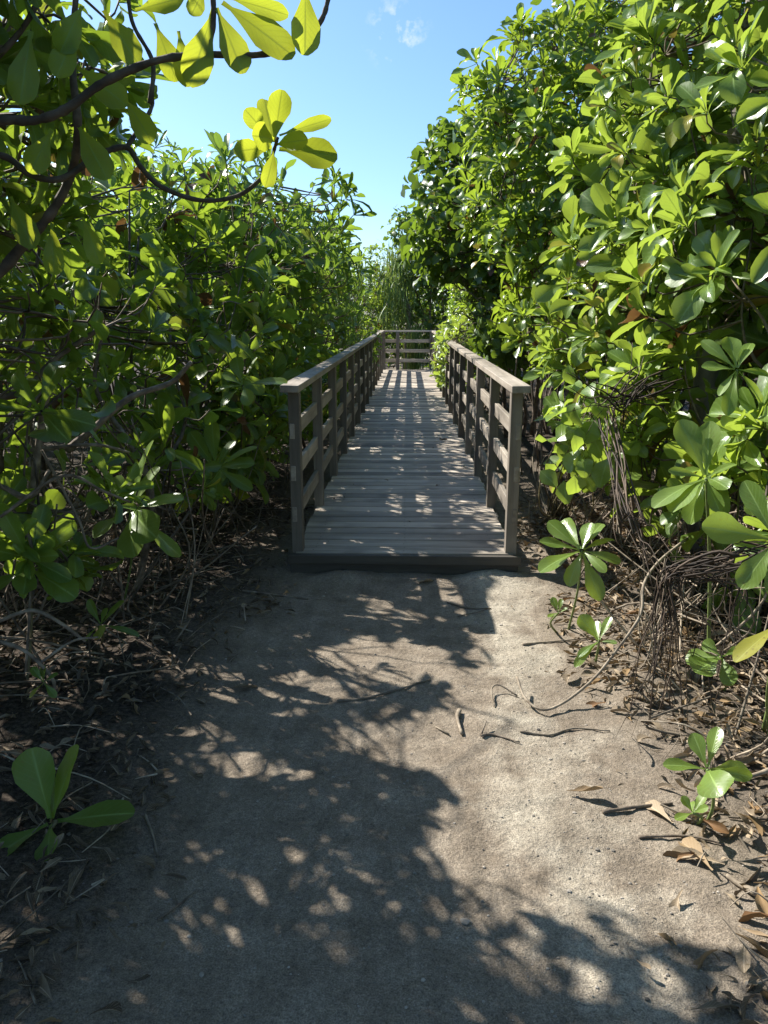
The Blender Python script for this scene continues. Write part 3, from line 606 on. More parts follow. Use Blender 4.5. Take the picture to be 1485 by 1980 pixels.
# ================================================================== NEAR LEFT OVERHANGING SHRUB
def L0_extra(st):
    for pts, r0, r1 in NEAR_BR: st.tube([at(*p) for p in pts], r0, r1, 8, 8, tint=(.15, .5, .5, 1), wob=.07)
NEAR_BR = [([(-160, 250, 2.0), (0, 233, 2.0), (70, 232, 2.0), (130, 210, 2.0), (200, 160, 2.0), (300, 118, 2.0), (395, 106, 2.0), (500, 106, 2.0), (570, 85, 2.0), (615, 48, 2.0), (633, 5, 2.0), (640, -60, 2.0)], .0125, .005),
           ([(395, 106, 2.0), (410, 60, 2.0), (412, 0, 2.0), (400, -80, 2.02)], .008, .005),
           ([(-120, 300, 2.2), (0, 300, 2.2), (60, 338, 2.2), (120, 345, 2.2), (190, 300, 2.25), (245, 285, 2.3), (270, 320, 2.3), (310, 360, 2.3), (385, 387, 2.3), (455, 380, 2.3), (500, 350, 2.3), (522, 315, 2.3), (530, 290, 2.3), (537, 266, 2.28)], .010, .0045),
           ([(-150, 590, 2.3), (-20, 540, 2.3), (40, 480, 2.3), (100, 410, 2.3), (140, 330, 2.3), (150, 240, 2.2), (140, 120, 2.2), (150, -60, 2.2)], .017, .008),
           ([(-80, 180, 2.2), (40, 60, 2.2), (100, -60, 2.2)], .009, .006), ([(290, 200, 2.4), (295, 120, 2.4), (255, 40, 2.4), (245, -60, 2.4)], .007, .005),
           ([(245, 285, 2.3), (290, 215, 2.4), (295, 180, 2.4)], .007, .005)]
near = [((-1.1, 2.45, 2.62), (.3, .4, .25)), ((-1.35, 2.4, 2.5), (.4, .4, .35)), ((-1.15, 2.15, 2.75), (.35, .35, .22)), ((-1.3, 2.5, 2.3), (.35, .4, .3)), ((-1.2, 2.7, 2.5), (.35, .4, .28)), ((-1.0, 2.3, 2.5), (.2, .35, .2)), ((-1.5, 2.6, 2.1), (.4, .4, .35)), ((-1.55, 2.75, 2.35), (.6, .55, .5)), ((-1.25, 2.6, 2.45), (.42, .5, .38)), ((-1.8, 2.9, 1.75), (.55, .6, .5)), ((-1.35, 2.3, 2.9), (.6, .6, .35)), ((-1.45, 3.0, 1.45), (.35, .4, .3)),((-2.3, 2.2, 2.3), (.6, .8, .7)), ((-1.1, 2.45, 2.62), (.3, .4, .25)), ((-1.35, 2.4, 2.5), (.4, .4, .35)), ((-1.15, 2.15, 2.75), (.35, .35, .22)), ((-2.3, .9, 2.4), (.9, .9, .8)), ((-2.2, -.8, 2.2), (.9, 1.0, 1.0)), ((-1.3, 1.3, 3.3), (.8, .9, .4)), ((-1.2, -2.6, 2.2), (1.0, .7, 1.0)), ((-2.9, 3.0, 2.2), (.7, .8, .6)), ((-3.0, 2.0, 2.6), (.8, .8, .7))]  # blobs far left and behind the camera are unseen, added to hold back skylight
near = near[:7] * 2 + near[7:] + [((-2.6, 3.3, 2.5), (.9, .8, .5)), ((-2.3, 3.5, 1.9), (.6, .6, .5)), ((-2.9, 4.0, 2.6), (.8, .8, .6))]  # appended blobs lie out of view, added to deepen shade on the path
L0 = shrub('overhanging_shrub', 'large near shrub overhanging from the upper left, thick dark twisted branches and shaded leaves', 'shrub', (-2.35, 2.75, 0), near, 1180, 'rosette', (.13, .205), (7, 11), None, 'leaf', T_SPOON, stems=7, r=.024, fill=.3, old=.03, up=.3,
           low=14, extra=L0_extra)
# hand-placed leaves on its two long branches
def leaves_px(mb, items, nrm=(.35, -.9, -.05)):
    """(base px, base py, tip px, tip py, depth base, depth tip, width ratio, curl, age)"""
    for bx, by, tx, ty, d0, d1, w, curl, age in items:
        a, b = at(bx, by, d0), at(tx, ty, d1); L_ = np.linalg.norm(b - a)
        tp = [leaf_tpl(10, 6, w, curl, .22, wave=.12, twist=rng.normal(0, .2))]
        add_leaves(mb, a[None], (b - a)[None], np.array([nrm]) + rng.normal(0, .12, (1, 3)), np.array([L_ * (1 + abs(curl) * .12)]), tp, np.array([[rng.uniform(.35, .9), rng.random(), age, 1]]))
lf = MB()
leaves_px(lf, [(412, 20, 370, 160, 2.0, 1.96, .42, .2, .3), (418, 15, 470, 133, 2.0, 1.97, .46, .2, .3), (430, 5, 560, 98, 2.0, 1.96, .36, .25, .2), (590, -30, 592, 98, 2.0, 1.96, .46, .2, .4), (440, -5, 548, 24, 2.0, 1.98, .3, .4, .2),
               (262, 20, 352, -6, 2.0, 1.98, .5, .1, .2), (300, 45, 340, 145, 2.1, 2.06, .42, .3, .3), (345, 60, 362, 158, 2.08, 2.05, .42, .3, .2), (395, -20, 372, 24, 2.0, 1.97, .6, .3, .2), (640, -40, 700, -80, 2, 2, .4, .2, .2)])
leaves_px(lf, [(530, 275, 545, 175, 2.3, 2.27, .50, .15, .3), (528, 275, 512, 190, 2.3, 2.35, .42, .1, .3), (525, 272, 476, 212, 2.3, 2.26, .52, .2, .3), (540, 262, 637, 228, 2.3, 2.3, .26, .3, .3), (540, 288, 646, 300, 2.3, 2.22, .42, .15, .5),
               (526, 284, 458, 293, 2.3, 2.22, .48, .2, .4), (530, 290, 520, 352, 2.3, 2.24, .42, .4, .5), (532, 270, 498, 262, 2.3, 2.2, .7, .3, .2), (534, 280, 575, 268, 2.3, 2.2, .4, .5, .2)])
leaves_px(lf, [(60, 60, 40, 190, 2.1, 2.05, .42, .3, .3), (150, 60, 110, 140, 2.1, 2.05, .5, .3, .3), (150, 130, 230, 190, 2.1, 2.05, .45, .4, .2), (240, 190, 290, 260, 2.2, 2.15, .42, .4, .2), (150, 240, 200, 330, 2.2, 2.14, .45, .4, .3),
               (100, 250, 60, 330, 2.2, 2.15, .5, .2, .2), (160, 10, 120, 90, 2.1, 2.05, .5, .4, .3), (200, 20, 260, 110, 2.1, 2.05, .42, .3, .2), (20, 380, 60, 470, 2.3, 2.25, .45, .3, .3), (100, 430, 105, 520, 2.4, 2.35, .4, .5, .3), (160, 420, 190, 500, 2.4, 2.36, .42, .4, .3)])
lf.build('leaves', M['leaf_backlit'], L0)

# second near-left shrub: dim lower whorls and tangled grey branches
def L1_extra(st):
    for pts, r0, r1 in [([(60, 1010, 3.4), (70, 900, 3.4), (95, 740, 3.4), (130, 650, 3.4), (145, 560, 3.4)], .02, .013), ([(-60, 770, 3.2), (40, 760, 3.2), (100, 700, 3.3), (200, 630, 3.4)], .018, .01), ([(130, 870, 3.6), (180, 830, 3.6), (250, 770, 3.7), (330, 740, 3.8), (370, 700, 3.8)], .020, .011),
                        ([(0, 940, 3.2), (60, 960, 3.2), (95, 910, 3.3)], .012, .008), ([(60, 870, 3.5), (180, 860, 3.5), (250, 875, 3.6)], .010, .006), ([(80, 870, 3.1), (150, 1000, 3.1), (175, 1060, 3.1), (230, 1040, 3.15)], .006, .005),
                        ([(0, 1200, 2.9), (60, 1180, 2.9), (110, 1200, 2.9), (165, 1240, 2.95)], .010, .006), ([(0, 1240, 2.6), (50, 1260, 2.6), (100, 1310, 2.6), (105, 1345, 2.6)], .008, .006), ([(80, 1280, 2.7), (140, 1240, 2.8), (190, 1232, 2.85)], .006, .004),
                        ([(-40, 1040, 3.0), (50, 1030, 3.0), (60, 1120, 3.0), (50, 1300, 2.9)], .008, .006), ([(0, 1000, 2.9), (120, 920, 3.0), (200, 950, 3.1), (250, 970, 3.2)], .007, .005)]:
        st.tube([at(*p) for p in pts], r0, r1, 7, 5, tint=(rng.uniform(.5, 1), .5, .5, 1), wob=.05)
shrub('leafy_shrub', 'shaded shrub low on the left with tangled grey branches and scattered dim whorls', 'shrub', (-1.9, 4.1, 0), [((-1.75, 4.1, 1.5), (.55, .6, .55)), ((-2.2, 4.3, 2.1), (.7, .7, .6)), ((-1.5, 4.3, .85), (.42, .5, .45)), ((-1.3, 4.9, 1.1), (.35, .4, .4)), ((-1.2, 5.5, .85), (.25, .5, .35)), ((-1.5, 3.8, 1.35), (.35, .4, .3)), ((-1.6, 3.3, .7), (.3, .4, .3)), ((-2.0, 3.6, 1.0), (.5, .6, .5))], 175, 'rosette', (.14, .22), (7, 11), None, 'leaf', T_SPOON,
      stems=8, r=.02, low=46, extra=L1_extra, old=.04)

# ================================================================== SAPLINGS AND SHOOTS
def shoot(label, top, base, leaves, mat='leaf_fresh', group=None, name='sapling', rs=.006, cat='sapling', nrm=(-.45, -.45, .75), mid=None):
    """top (px,py,depth) of the whorl, base = ground point, leaves = tips relative in px"""
    tp_ = at(*top); b = np.asarray(base, float)
    root = thing(name, b, label, cat, group)
    s = MB(); m_ = (tp_ + b) / 2 + rng.normal(0, .02, 3) if mid is None else at(*mid)
    s.tube([b - np.array([0, 0, .03]), m_, tp_], rs, rs * .7, 7, 5); s.build('stem', M['green_stem' if mat == 'leaf_fresh' else 'twig'], root)
    mb = MB(); leaves_px(mb, [(top[0] + .06 * (tx - top[0]), top[1] + .06 * (ty - top[1]), tx, ty, top[2], top[2] + dd, w, c, age) for tx, ty, dd, w, c, age in leaves], nrm)
    mb.build('leaves', M[mat], root)
    return root
G0 = lambda px, py: (lambda p: np.array([p[0], p[1], ground_h(p[0], p[1])]))(gnd(px, py))
shoot('broad-leaved sapling alone in the shaded lower left corner', (100, 1590, 1.98), G0(70, 1640), [(58, 1450, .05, .62, .1, .2), (140, 1445, .06, .48, .2, .2), (250, 1565, -.02, .42, .2, .2), (85, 1655, -.12, .62, .3, .2), (-20, 1650, -.1, .5, .3, .2), (110, 1500, .14, .7, .1, .2)], mat='leaf')
shoot('sunlit six-leaved sapling standing in dead leaves at the lower right', (1368, 1488, 2.06), G0(1365, 1585), [(1340, 1418, .06, .48, .1, .2), (1388, 1405, .08, .36, .1, .2), (1288, 1472, 0, .34, .3, .2), (1448, 1480, .05, .34, .2, .3), (1452, 1500, -.05, .36, .3, .2), (1382, 1515, -.12, .8, .6, .2)])
shoot('tiny sapling at the foot of the sunlit six-leaved one', (1340, 1572, 2.03), G0(1340, 1588), [(1320, 1540, .02, .5, .2, .2), (1362, 1535, .02, .5, .2, .2), (1308, 1580, -.03, .4, .3, .2), (1365, 1560, -.03, .45, .3, .2), (1335, 1550, .05, .5, .1, .2)])
shoot('many-leaved sapling right of the step, its longest leaf hanging down', (1125, 1065, 3.35), G0(1098, 1215), [(1060, 1008, .1, .36, .2, .2), (1140, 1010, .1, .5, .1, .2), (1048, 1042, -.03, .34, .2, .2), (1160, 1005, .14, .34, .3, .2), (1046, 1090, -.1, .40, .4, .2), (1100, 1122, -.14, .36, .4, .2), (1160, 1158, -.12, .36, .2, .2), (1200, 1080, -.05, .32, .4, .2), (1185, 1035, .08, .34, .3, .2), (1165, 1095, -.14, .3, .5, .3), (1085, 1000, .18, .36, .3, .2)])
shoot('short upright sapling with jagged leaves beside the pale ground vine', (1158, 1240, 2.98), G0(1150, 1285), [(1122, 1190, .04, .55, .1, .2), (1180, 1192, .05, .36, .1, .2), (1150, 1200, .08, .5, .2, .2), (1118, 1262, -.05, .3, .4, .5), (1112, 1280, -.08, .25, .4, .5), (1190, 1240, -.04, .34, .4, .2)])
shoot('tiny seedling below the many-leaved sapling by the step', (1080, 1185, 3.45), G0(1080, 1215), [(1068, 1155, .03, .5, .1, .2), (1095, 1175, -.02, .4, .3, .2), (1060, 1190, -.03, .4, .3, .2), (1085, 1158, .03, .4, .3, .2)])
shoot('small dim sapling on the dark soil at the left', (195, 1208, 3.05), G0(195, 1245), [(170, 1160, .04, .42, .1, .2), (235, 1160, .05, .4, .2, .2), (190, 1225, -.1, .6, .4, .84), (265, 1220, -.03, .25, .4, .3), (160, 1235, -.05, .3, .5, .2), (205, 1175, .06, .4, .1, .2)], mat='leaf')
shoot('tall-stemmed sapling with one glowing yellow-green leaf, left of the boardwalk', (255, 985, 3.5), G0(235, 1190), [(280, 850, .1, .30, .3, .2), (345, 955, -.05, .40, .3, .3), (178, 1030, -.12, .55, .3, .2), (245, 1062, -.2, .55, .5, .5), (338, 1070, -.08, .22, .8, .3), (192, 965, .0, .25, .5, .2), (278, 1020, -.22, .6, .6, .2), (262, 900, .15, .4, .1, .2), (220, 920, .1, .4, .2, .2), (300, 900, .1, .35, .2, .2)])
shoot('dim sapling with upright paddle leaves at the left edge', (58, 1102, 3.0), G0(52, 1330), [(60, 1025, .06, .5, .1, .2), (125, 1040, .05, .34, .3, .2), (135, 1140, -.1, .5, .5, .3), (-15, 1130, -.08, .45, .4, .2), (95, 1090, .03, .3, .5, .2), (40, 1150, -.1, .4, .4, .2)], mat='leaf')
shoot('shaded eight-leaved sapling in the dark gap left of the railing', (418, 905, 4.3), G0(410, 1040), [(408, 815, .1, .42, .1, .2), (365, 835, .08, .4, .2, .2), (488, 858, .0, .3, .3, .2), (485, 890, -.06, .45, .3, .2), (485, 942, -.1, .3, .2, .2), (370, 885, -.05, .36, .4, .2), (415, 960, -.1, .5, .5, .2), (450, 850, .1, .36, .2, .2)], mat='leaf')
shoot('pale-leaved shaded shoot hanging behind the left rail', (470, 745, 4.6), G0(455, 1000), [(455, 690, .1, .5, .1, .2), (495, 690, .1, .4, .1, .2), (550, 730, -.05, .28, .3, .3), (425, 780, -.1, .36, .3, .4), (480, 775, -.12, .6, .4, .2), (415, 750, .0, .36, .3, .2), (430, 720, .05, .4, .2, .2)], mat='leaf')
shoot('low shoot with a broken stem, far left bottom among dead leaves', (85, 1320, 2.55), G0(75, 1370), [(60, 1290, .03, .4, .3, .2), (110, 1300, .03, .4, .3, .2), (55, 1345, -.04, .3, .4, .86), (105, 1345, -.04, .4, .4, .2), (80, 1285, .06, .4, .3, .2)], mat='leaf')
shoot('big paddle-leaved shoot glowing in the sun on the right', (1365, 925, 3.05), G0(1370, 1270), [(1318, 812, .08, .42, .2, .3), (1372, 815, .05, .45, .1, .3), (1300, 905, .0, .25, .4, .3), (1265, 960, -.1, .34, .4, .5), (1330, 1000, -.12, .4, .4, .3), (1390, 985, -.1, .42, .3, .3), (1420, 890, .05, .35, .3, .2), (1400, 930, -.14, .5, .5, .3), (1300, 970, -.14, .45, .4, .3)], name='leafy_shoot', cat='shoot', rs=.009)
shoot('shoot with large flat leaves cut by the right edge', (1500, 1045, 2.35), G0(1475, 1420), [(1362, 1015, -.02, .42, .1, .3), (1440, 930, .1, .34, .2, .3), (1435, 1130, -.06, .45, .3, .3), (1490, 960, .1, .4, .2, .3), (1540, 980, .05, .4, .2, .3), (1500, 1150, -.1, .4, .4, .3)], name='leafy_shoot', cat='shoot', rs=.009)
shoot('yellowing leaf shoot at the right edge above the litter', (1520, 1200, 2.2), G0(1490, 1440), [(1422, 1262, -.1, .3, .3, .86), (1560, 1260, -.05, .4, .3, .3), (1530, 1130, .1, .4, .2, .3)], name='leafy_shoot', cat='shoot')
shoot('hanging whorl on a thin stem high in the right side shade', (1425, 715, 3.3), G0(1410, 1150), [(1360, 705, .0, .45, .2, .3), (1390, 755, -.1, .25, .3, .5), (1405, 795, -.1, .3, .3, .3), (1480, 770, -.05, .36, .4, .3), (1410, 650, .1, .5, .1, .3), (1450, 660, .08, .4, .2, .3), (1490, 720, .0, .4, .3, .3), (1360, 655, .08, .3, .3, .3)], name='leafy_shoot', cat='shoot')
shoot('low plant with two pale overlapping round leaves amid hanging dead fronds', (1395, 1270, 2.7), G0(1400, 1345), [(1345, 1295, -.05, .9, .2, .3), (1412, 1318, -.1, .6, .4, .2), (1360, 1240, .05, .6, .2, .3), (1440, 1250, .05, .4, .2, .3), (1325, 1270, .05, .6, .3, .3)], name='round_leaved_plant', cat='plant')
# round-leaved vine heap right of the front post
root = thing('round_leaved_plant', G0(1075, 1010), 'heap of round pale green vine leaves right of the right front post', 'plant')
mb = MB(); vm = MB(); c = at(1128, 830, 4.15); n = 46
P = c + rng.normal(0, 1, (n, 3)) * np.array([.13, .16, .13]); Y = rng.normal(0, .6, (n, 3)) + np.array([0, -.3, -.4])
add_leaves(mb, P, Y, np.array([[-.3, -.5, .8]]) + rng.normal(0, .3, (n, 3)), rng.uniform(.10, .16, n), T_ROUND, np.stack([rng.uniform(.4, 1, n), rng.random(n), rng.random(n) * .82, np.ones(n)], -1))
mb.build('leaves', M['leaf_fresh'], root)
for p in P[:22]: vm.tube([G0(1075, 1010) + rng.normal(0, .08, 3) * [1, 1, 0], (p + G0(1075, 1010)) / 2 + rng.normal(0, .07, 3), p], .006, .003, 5, 4, tint=(rng.random(), .5, .5, 1))
vm.build('stem', M['twig'], root)

# ================================================================== DEAD FRONDS, VINES, STICKS
def strips(mb, lines, w0=.0042, w1=.0014):
    for pl in lines: mb.tube(pl, w0 * rng.uniform(.35, 1.7), w1 * rng.uniform(.4, 1.5), 4, 4, tint=(rng.random(), .5, .5, 1))
def frond(label, kn, start, ends, n, base, j=26):
    root = thing('dead_frond', base, label, 'dead frond'); mb = MB(); K = at(*kn); L_ = []
    for _ in range(n):
        ex, ey, ed = ends[rng.integers(len(ends))]
        E = at(ex + rng.normal(0, 20), ey + rng.normal(0, 55), ed + rng.normal(0, .08)); E[2] = max(E[2], ground_h(E[0], E[1]) + .01)
        S = at(start[0] + rng.normal(0, j), start[1] + rng.normal(0, j * .8), start[2] + rng.normal(0, .08))
        k = K + rng.normal(0, .0011 * j, 3); m_ = (k + E) / 2 + rng.normal(0, .025, 3)
        L_.append([S, (S + k) / 2 + rng.normal(0, .02, 3), k, k + (E - k) * .3 + rng.normal(0, .012, 3), m_, E])
    strips(mb, L_); mb.build('strands', M['frond'], root)
frond('dark dried frond of black strips hanging to the litter on the right', (1295, 1120, 2.75), (1420, 1090, 2.7), [(1230, 1400, 2.65), (1290, 1380, 2.7), (1320, 1300, 2.75), (1255, 1460, 2.6)], 28, G0(1280, 1430))
frond('dark dried frond sweeping down behind the many-leaved sapling', (1215, 985, 3.3), (1175, 780, 4.3), [(1270, 1110, 3.1), (1250, 1080, 3.15), (1290, 1140, 3.05)], 12, G0(1250, 1200))
frond('blackened fan of dead strips at mid height behind the round vine leaves', (1200, 770, 4.0), (1270, 730, 4.1), [(1150, 840, 3.95), (1180, 900, 4.0), (1230, 820, 4.0), (1120, 800, 3.9)], 24, G0(1220, 1080))
frond('sagging dead leaf bundle along the right edge above the litter', (1430, 1075, 2.9), (1520, 1060, 2.9), [(1300, 1120, 2.85), (1360, 1090, 2.9), (1390, 1330, 2.8)], 18, G0(1440, 1290))
def one_tube(name, label, cat, pts, r0, r1, mat='pale_twig', group=None, fork=None):
    mb = MB(); mb.tube(pts, r0, r1, 7, 6, tint=(rng.uniform(.3, .9), .5, .5, 1), wob=.06)
    if fork is not None: mb.tube(fork, r1 * 1.2, r1 * .6, 6, 5, tint=(.5, .5, .5, 1))
    o = mb.build(name, M[mat], None, origin=np.asarray(pts[0], float)); return tag(o, label, cat, group)
def gp(px, py, dz=.006): p = G0(px, py); p[2] += dz; return p
one_tube('ground_vine', 'long pale vine curving down from the shrubs onto the sand on the right', 'vine', [at(1330, 1040, 3.6), at(1275, 1085, 3.3), at(1245, 1130, 3.1), at(1238, 1190, 3.0), at(1190, 1260, 2.95), at(1150, 1310, 2.92), gp(1095, 1368, .03), gp(1050, 1382, .02), gp(1015, 1365, .03), gp(998, 1335, .06)], .0072, .005)
one_tube('ground_vine', 'thin vine loop lying at the tip of the long pale vine', 'vine', [gp(1000, 1350), gp(965, 1340, .03), gp(950, 1345, .02), gp(955, 1372)], .004, .003)
one_tube('fallen_branch', 'smooth pale branch entering from the right edge beside the six-leaved sapling', 'branch', [gp(1520, 1505, .05), gp(1485, 1522, .04), gp(1430, 1532, .03), gp(1375, 1530, .01)], .009, .006)
ST = 'sticks lying on the path'
one_tube('stick', 'long thin dark stick lying across the middle of the path', 'stick', [gp(652, 1356), gp(700, 1352), gp(760, 1338), gp(832, 1318)], .006, .004, 'bark', ST)
one_tube('stick', 'dark stick with a dead leaf knot at its left end, right of the path centre', 'stick', [gp(930, 1425, .01), gp(955, 1422), gp(1005, 1438)], .006, .003, 'bark', ST, fork=[gp(930, 1425, .01), gp(940, 1408, .03)])
one_tube('stick', 'forked dark stick on the ground in front of the step at the right', 'stick', [gp(865, 1166), gp(905, 1176), gp(950, 1176)], .005, .003, 'bark', ST, fork=[gp(885, 1191), gp(915, 1186), gp(945, 1178)])
one_tube('stick', 'brown stick pointing at the step on the shaded left of the path', 'stick', [gp(470, 1150), gp(520, 1152), gp(596, 1160)], .007, .004, 'bark', ST)
one_tube('stick', 'bent grey twig with a side fork on the shaded lower left', 'stick', [gp(305, 1782), gp(345, 1752), gp(380, 1722)], .004, .002, 'bark', ST, fork=[gp(345, 1752), gp(338, 1735, .01)])
one_tube('stick', 'pale split twig beside the crumpled leaf at the lower left', 'stick', [gp(282, 1588), gp(296, 1625), gp(306, 1665)], .004, .003, 'pale_twig', ST)
one_tube('stick', 'straight brown stick pointing into the litter below the curled ochre leaf', 'stick', [gp(1165, 1575), gp(1240, 1562), gp(1300, 1556)], .007, .004, 'bark', ST)
one_tube('stick', 'long dark twig near the lower right litter edge', 'stick', [gp(1235, 1622), gp(1330, 1622), gp(1400, 1640)], .005, .003, 'bark', ST)
one_tube('stick', 'short whitish bone-like stick standing out on the bare sand', 'stick', [gp(888, 1378, .01), gp(884, 1395, .014), gp(893, 1422, .01)], .010, .006, 'pale_twig', ST)
one_tube('stick', 'tiny pale twig left of the whitish stick', 'stick', [gp(842, 1405), gp(868, 1421)], .003, .003, 'pale_twig', ST)
one_tube('stick', 'brown reed stalk on the ground behind the short jagged sapling', 'stick', [gp(1010, 1248), gp(1080, 1242), gp(1150, 1240)], .006, .004, 'pale_twig', ST)
one_tube('stick', 'crooked root-like stick at the right end of the pale vine', 'stick', [gp(1005, 1418), gp(1060, 1423), gp(1110, 1410), gp(1180, 1418)], .005, .003, 'pale_twig', ST)
one_tube('stick', 'thick pale stick half buried at the lower right edge', 'stick', [gp(1460, 1745, .02), gp(1430, 1720, .012), gp(1405, 1700)], .010, .007, 'pale_twig', ST)
# single dead leaves
DL = 'single dead leaves on the path'
def dead(label, px, py, tx, ty, w=.32, curl=1.0, age=.3, dz=.012, fold=1.0, tone=.6):
    a, b = gp(px, py, dz), gp(tx, ty, dz); L_ = np.linalg.norm(b - a); mb = MB()
    add_leaves(mb, a[None], (b - a)[None], np.array([[0, 0, 1.0]]) + rng.normal(0, .12, (1, 3)), np.array([L_ * 1.1]), [leaf_tpl(14, 6, w * .8, curl * .35, fold * .7, p=1.9, e=.6, wave=.25, twist=.45, edge=.08)], np.array([[tone, .5, age, 1]]))
    tag(mb.build('dead_leaf', M['dead'], None, origin=a), label, 'dead leaf', DL)
dead('curled ochre dead leaf alone on the sand right of the path centre', 1095, 1540, 1160, 1545, .42, -1.2, .86, .016, 1.1, .8)
dead('large curled tan leaf pointing left at the lower right litter edge', 1400, 1685, 1300, 1655, .3, 1.4, .2, .02, 1.1, .9)
dead('yellow-brown leaf under the large curled tan one', 1375, 1700, 1318, 1628, .3, .9, .86, .02, 1.0, .8)
dead('pale dry leaf between the dark twig and the litter', 1300, 1600, 1250, 1555, .36, .8, .2, .015, .8, 1.0)
dead('grey crumpled leaf on the dark soil at the lower left', 255, 1690, 300, 1690, .7, 2.2, .2, .03, 1.2, .35)
dead('long twisted grey leaf in the lower left corner', 130, 1770, 165, 1680, .25, 1.2, .2, .02, 1.3, .4)
dead('brown hooked leaf at the very bottom left', 105, 1960, 70, 1915, .4, 2.0, .2, .02, 1.0, .5)
dead('long curled leaf left of the thin dark stick', 440, 1343, 498, 1328, .25, 1.6, .2, .015, 1.4, .4)
dead('small dark curled leaf on the left of the path above the sun patch', 378, 1362, 398, 1368, .4, 2.0, .2, .012, 1.2, .4)
dead('brown leaf at the bottom right corner edge', 1335, 1965, 1420, 1955, .3, 1.0, .3, .015, 1.0, .5)
dead('bright curled leaf at the right edge near the bottom', 1425, 1805, 1500, 1850, .22, -1.4, .86, .02, 1.2, .9)
mb = MB(); a_, b_ = gnd(850, 850, DZ + .012), gnd(864, 845, DZ + .012)
add_leaves(mb, a_[None], (b_ - a_)[None], np.array([[0, -.4, 1.0]]), np.array([.13]), [leaf_tpl(10, 6, .7, .7, .7)], np.array([[.8, .5, .87, 1]]))
tag(mb.build('dead_leaf', M['dead'], None, origin=a_), 'reddish curled leaf lying on the boardwalk by the right posts', 'dead leaf', DL)
dead('pale leaf lying flat before the middle of the step', 800, 1133, 835, 1128, .35, .8, .2, .012, .6, .9)
dead('bleached leaf chip at the lower right, beside the thick pale stick', 1400, 1735, 1425, 1755, .5, .8, .2, .015, .6, 1.0)
dead('tan leaf in shade at the lower left below the paddle sapling', 60, 1760, 120, 1735, .3, 1.3, .3, .02, 1.0, .7)
dead('sunlit pale leaf in the bright spot at the left edge', 30, 1840, 95, 1818, .35, 1.0, .2, .02, 1.0, 1.0)

# ================================================================== LITTER, UNDERGROWTH, PEBBLES
n = 15000
x = np.where(rng.random(n) < .55, rng.uniform(.55, 2.6, n), rng.uniform(-2.8, -.45, n)); y = 1.2 + 5.2 * rng.random(n) ** 1.1
dens = np.clip((np.where(x > 0, np.abs(x - .1) - .62, np.abs(x) - .68) - .10 * np.sin(y * 3.1 + x) - .08 * np.sin(y * 7.7)) / .32, 0, 1) ** 1.3
ok = rng.random(n) < np.where(dens > 0, dens, .0) * np.where(x > 0, .95, .8) + .018
ok &= ~((np.abs(x) < .76) & (y > 4.4))
x, y = x[ok], y[ok]; n = len(x)
z = np.array([ground_h(a, b) for a, b in zip(x, y)]) + rng.uniform(.004, .03, n)
a = rng.uniform(0, 6.28, n); Y = np.stack([np.cos(a), np.sin(a), rng.normal(0, .18, n)], -1)
dl_ = 26; x = np.concatenate([x, CX + rng.uniform(-.6, .6, dl_)]); y = np.concatenate([y, rng.uniform(4.7, 12, dl_)]); z = np.concatenate([z, np.full(dl_, DZ + .008)]); n += dl_
a = rng.uniform(0, 6.28, n); Y = np.stack([np.cos(a), np.sin(a), np.where(np.arange(n) >= n - dl_, 0, rng.normal(0, .18, n))], -1)
mb = MB(); tone = np.clip(rng.normal(.35, .33, n), 0, 1); age = np.where(rng.random(n) < np.where(x > 0, .24, .04), rng.uniform(.84, .96, n), .3)
add_leaves(mb, np.stack([x, y, z], -1), Y, np.array([[0, 0, 1.]]) + rng.normal(0, .45, (n, 3)), np.where(np.abs(x) < .65, rng.uniform(.015, .05, n), np.where(x > 0, rng.uniform(.025, .105, n), rng.uniform(.025, .085, n))), T_DEAD, np.stack([np.where(x > 0, np.clip(tone + .3, 0, 1), tone * .6), rng.random(n), age, np.ones(n)], -1))
tag(mb.build('leaf_litter', M['dead']), 'dry brown fallen leaves covering the soil under the shrubs', 'leaf litter', kind='stuff')
mb = MB()
for _ in range(900):
    s = 1 if rng.random() < .6 else -1
    xx = s * rng.uniform(.75, 2.4) + (.05 if s > 0 else -.05); yy = rng.uniform(1.3, 6.5)
    if abs(xx) < .85 and yy > 4.2: continue
    ang = rng.uniform(0, 6.28); ln = rng.uniform(.06, .4); p = np.array([xx, yy, ground_h(xx, yy) + rng.uniform(.005, .04)])
    e = p + np.array([math.cos(ang) * ln, math.sin(ang) * ln, rng.normal(0, .02)]); e[2] = max(e[2], ground_h(e[0], e[1]) + .005)
    if abs(e[0]) < .78: continue
    mb.tube([p, (p + e) / 2 + rng.normal(0, .02, 3) + [0, 0, .01], e], rng.uniform(.0015, .005), .0015, 4, 3, tint=(rng.random(), .5, .5, 1), caps=False)
tag(mb.build('twig_litter', M['pale_twig']), 'dry twigs strewn through the leaf litter beside the path', 'twigs', kind='stuff')
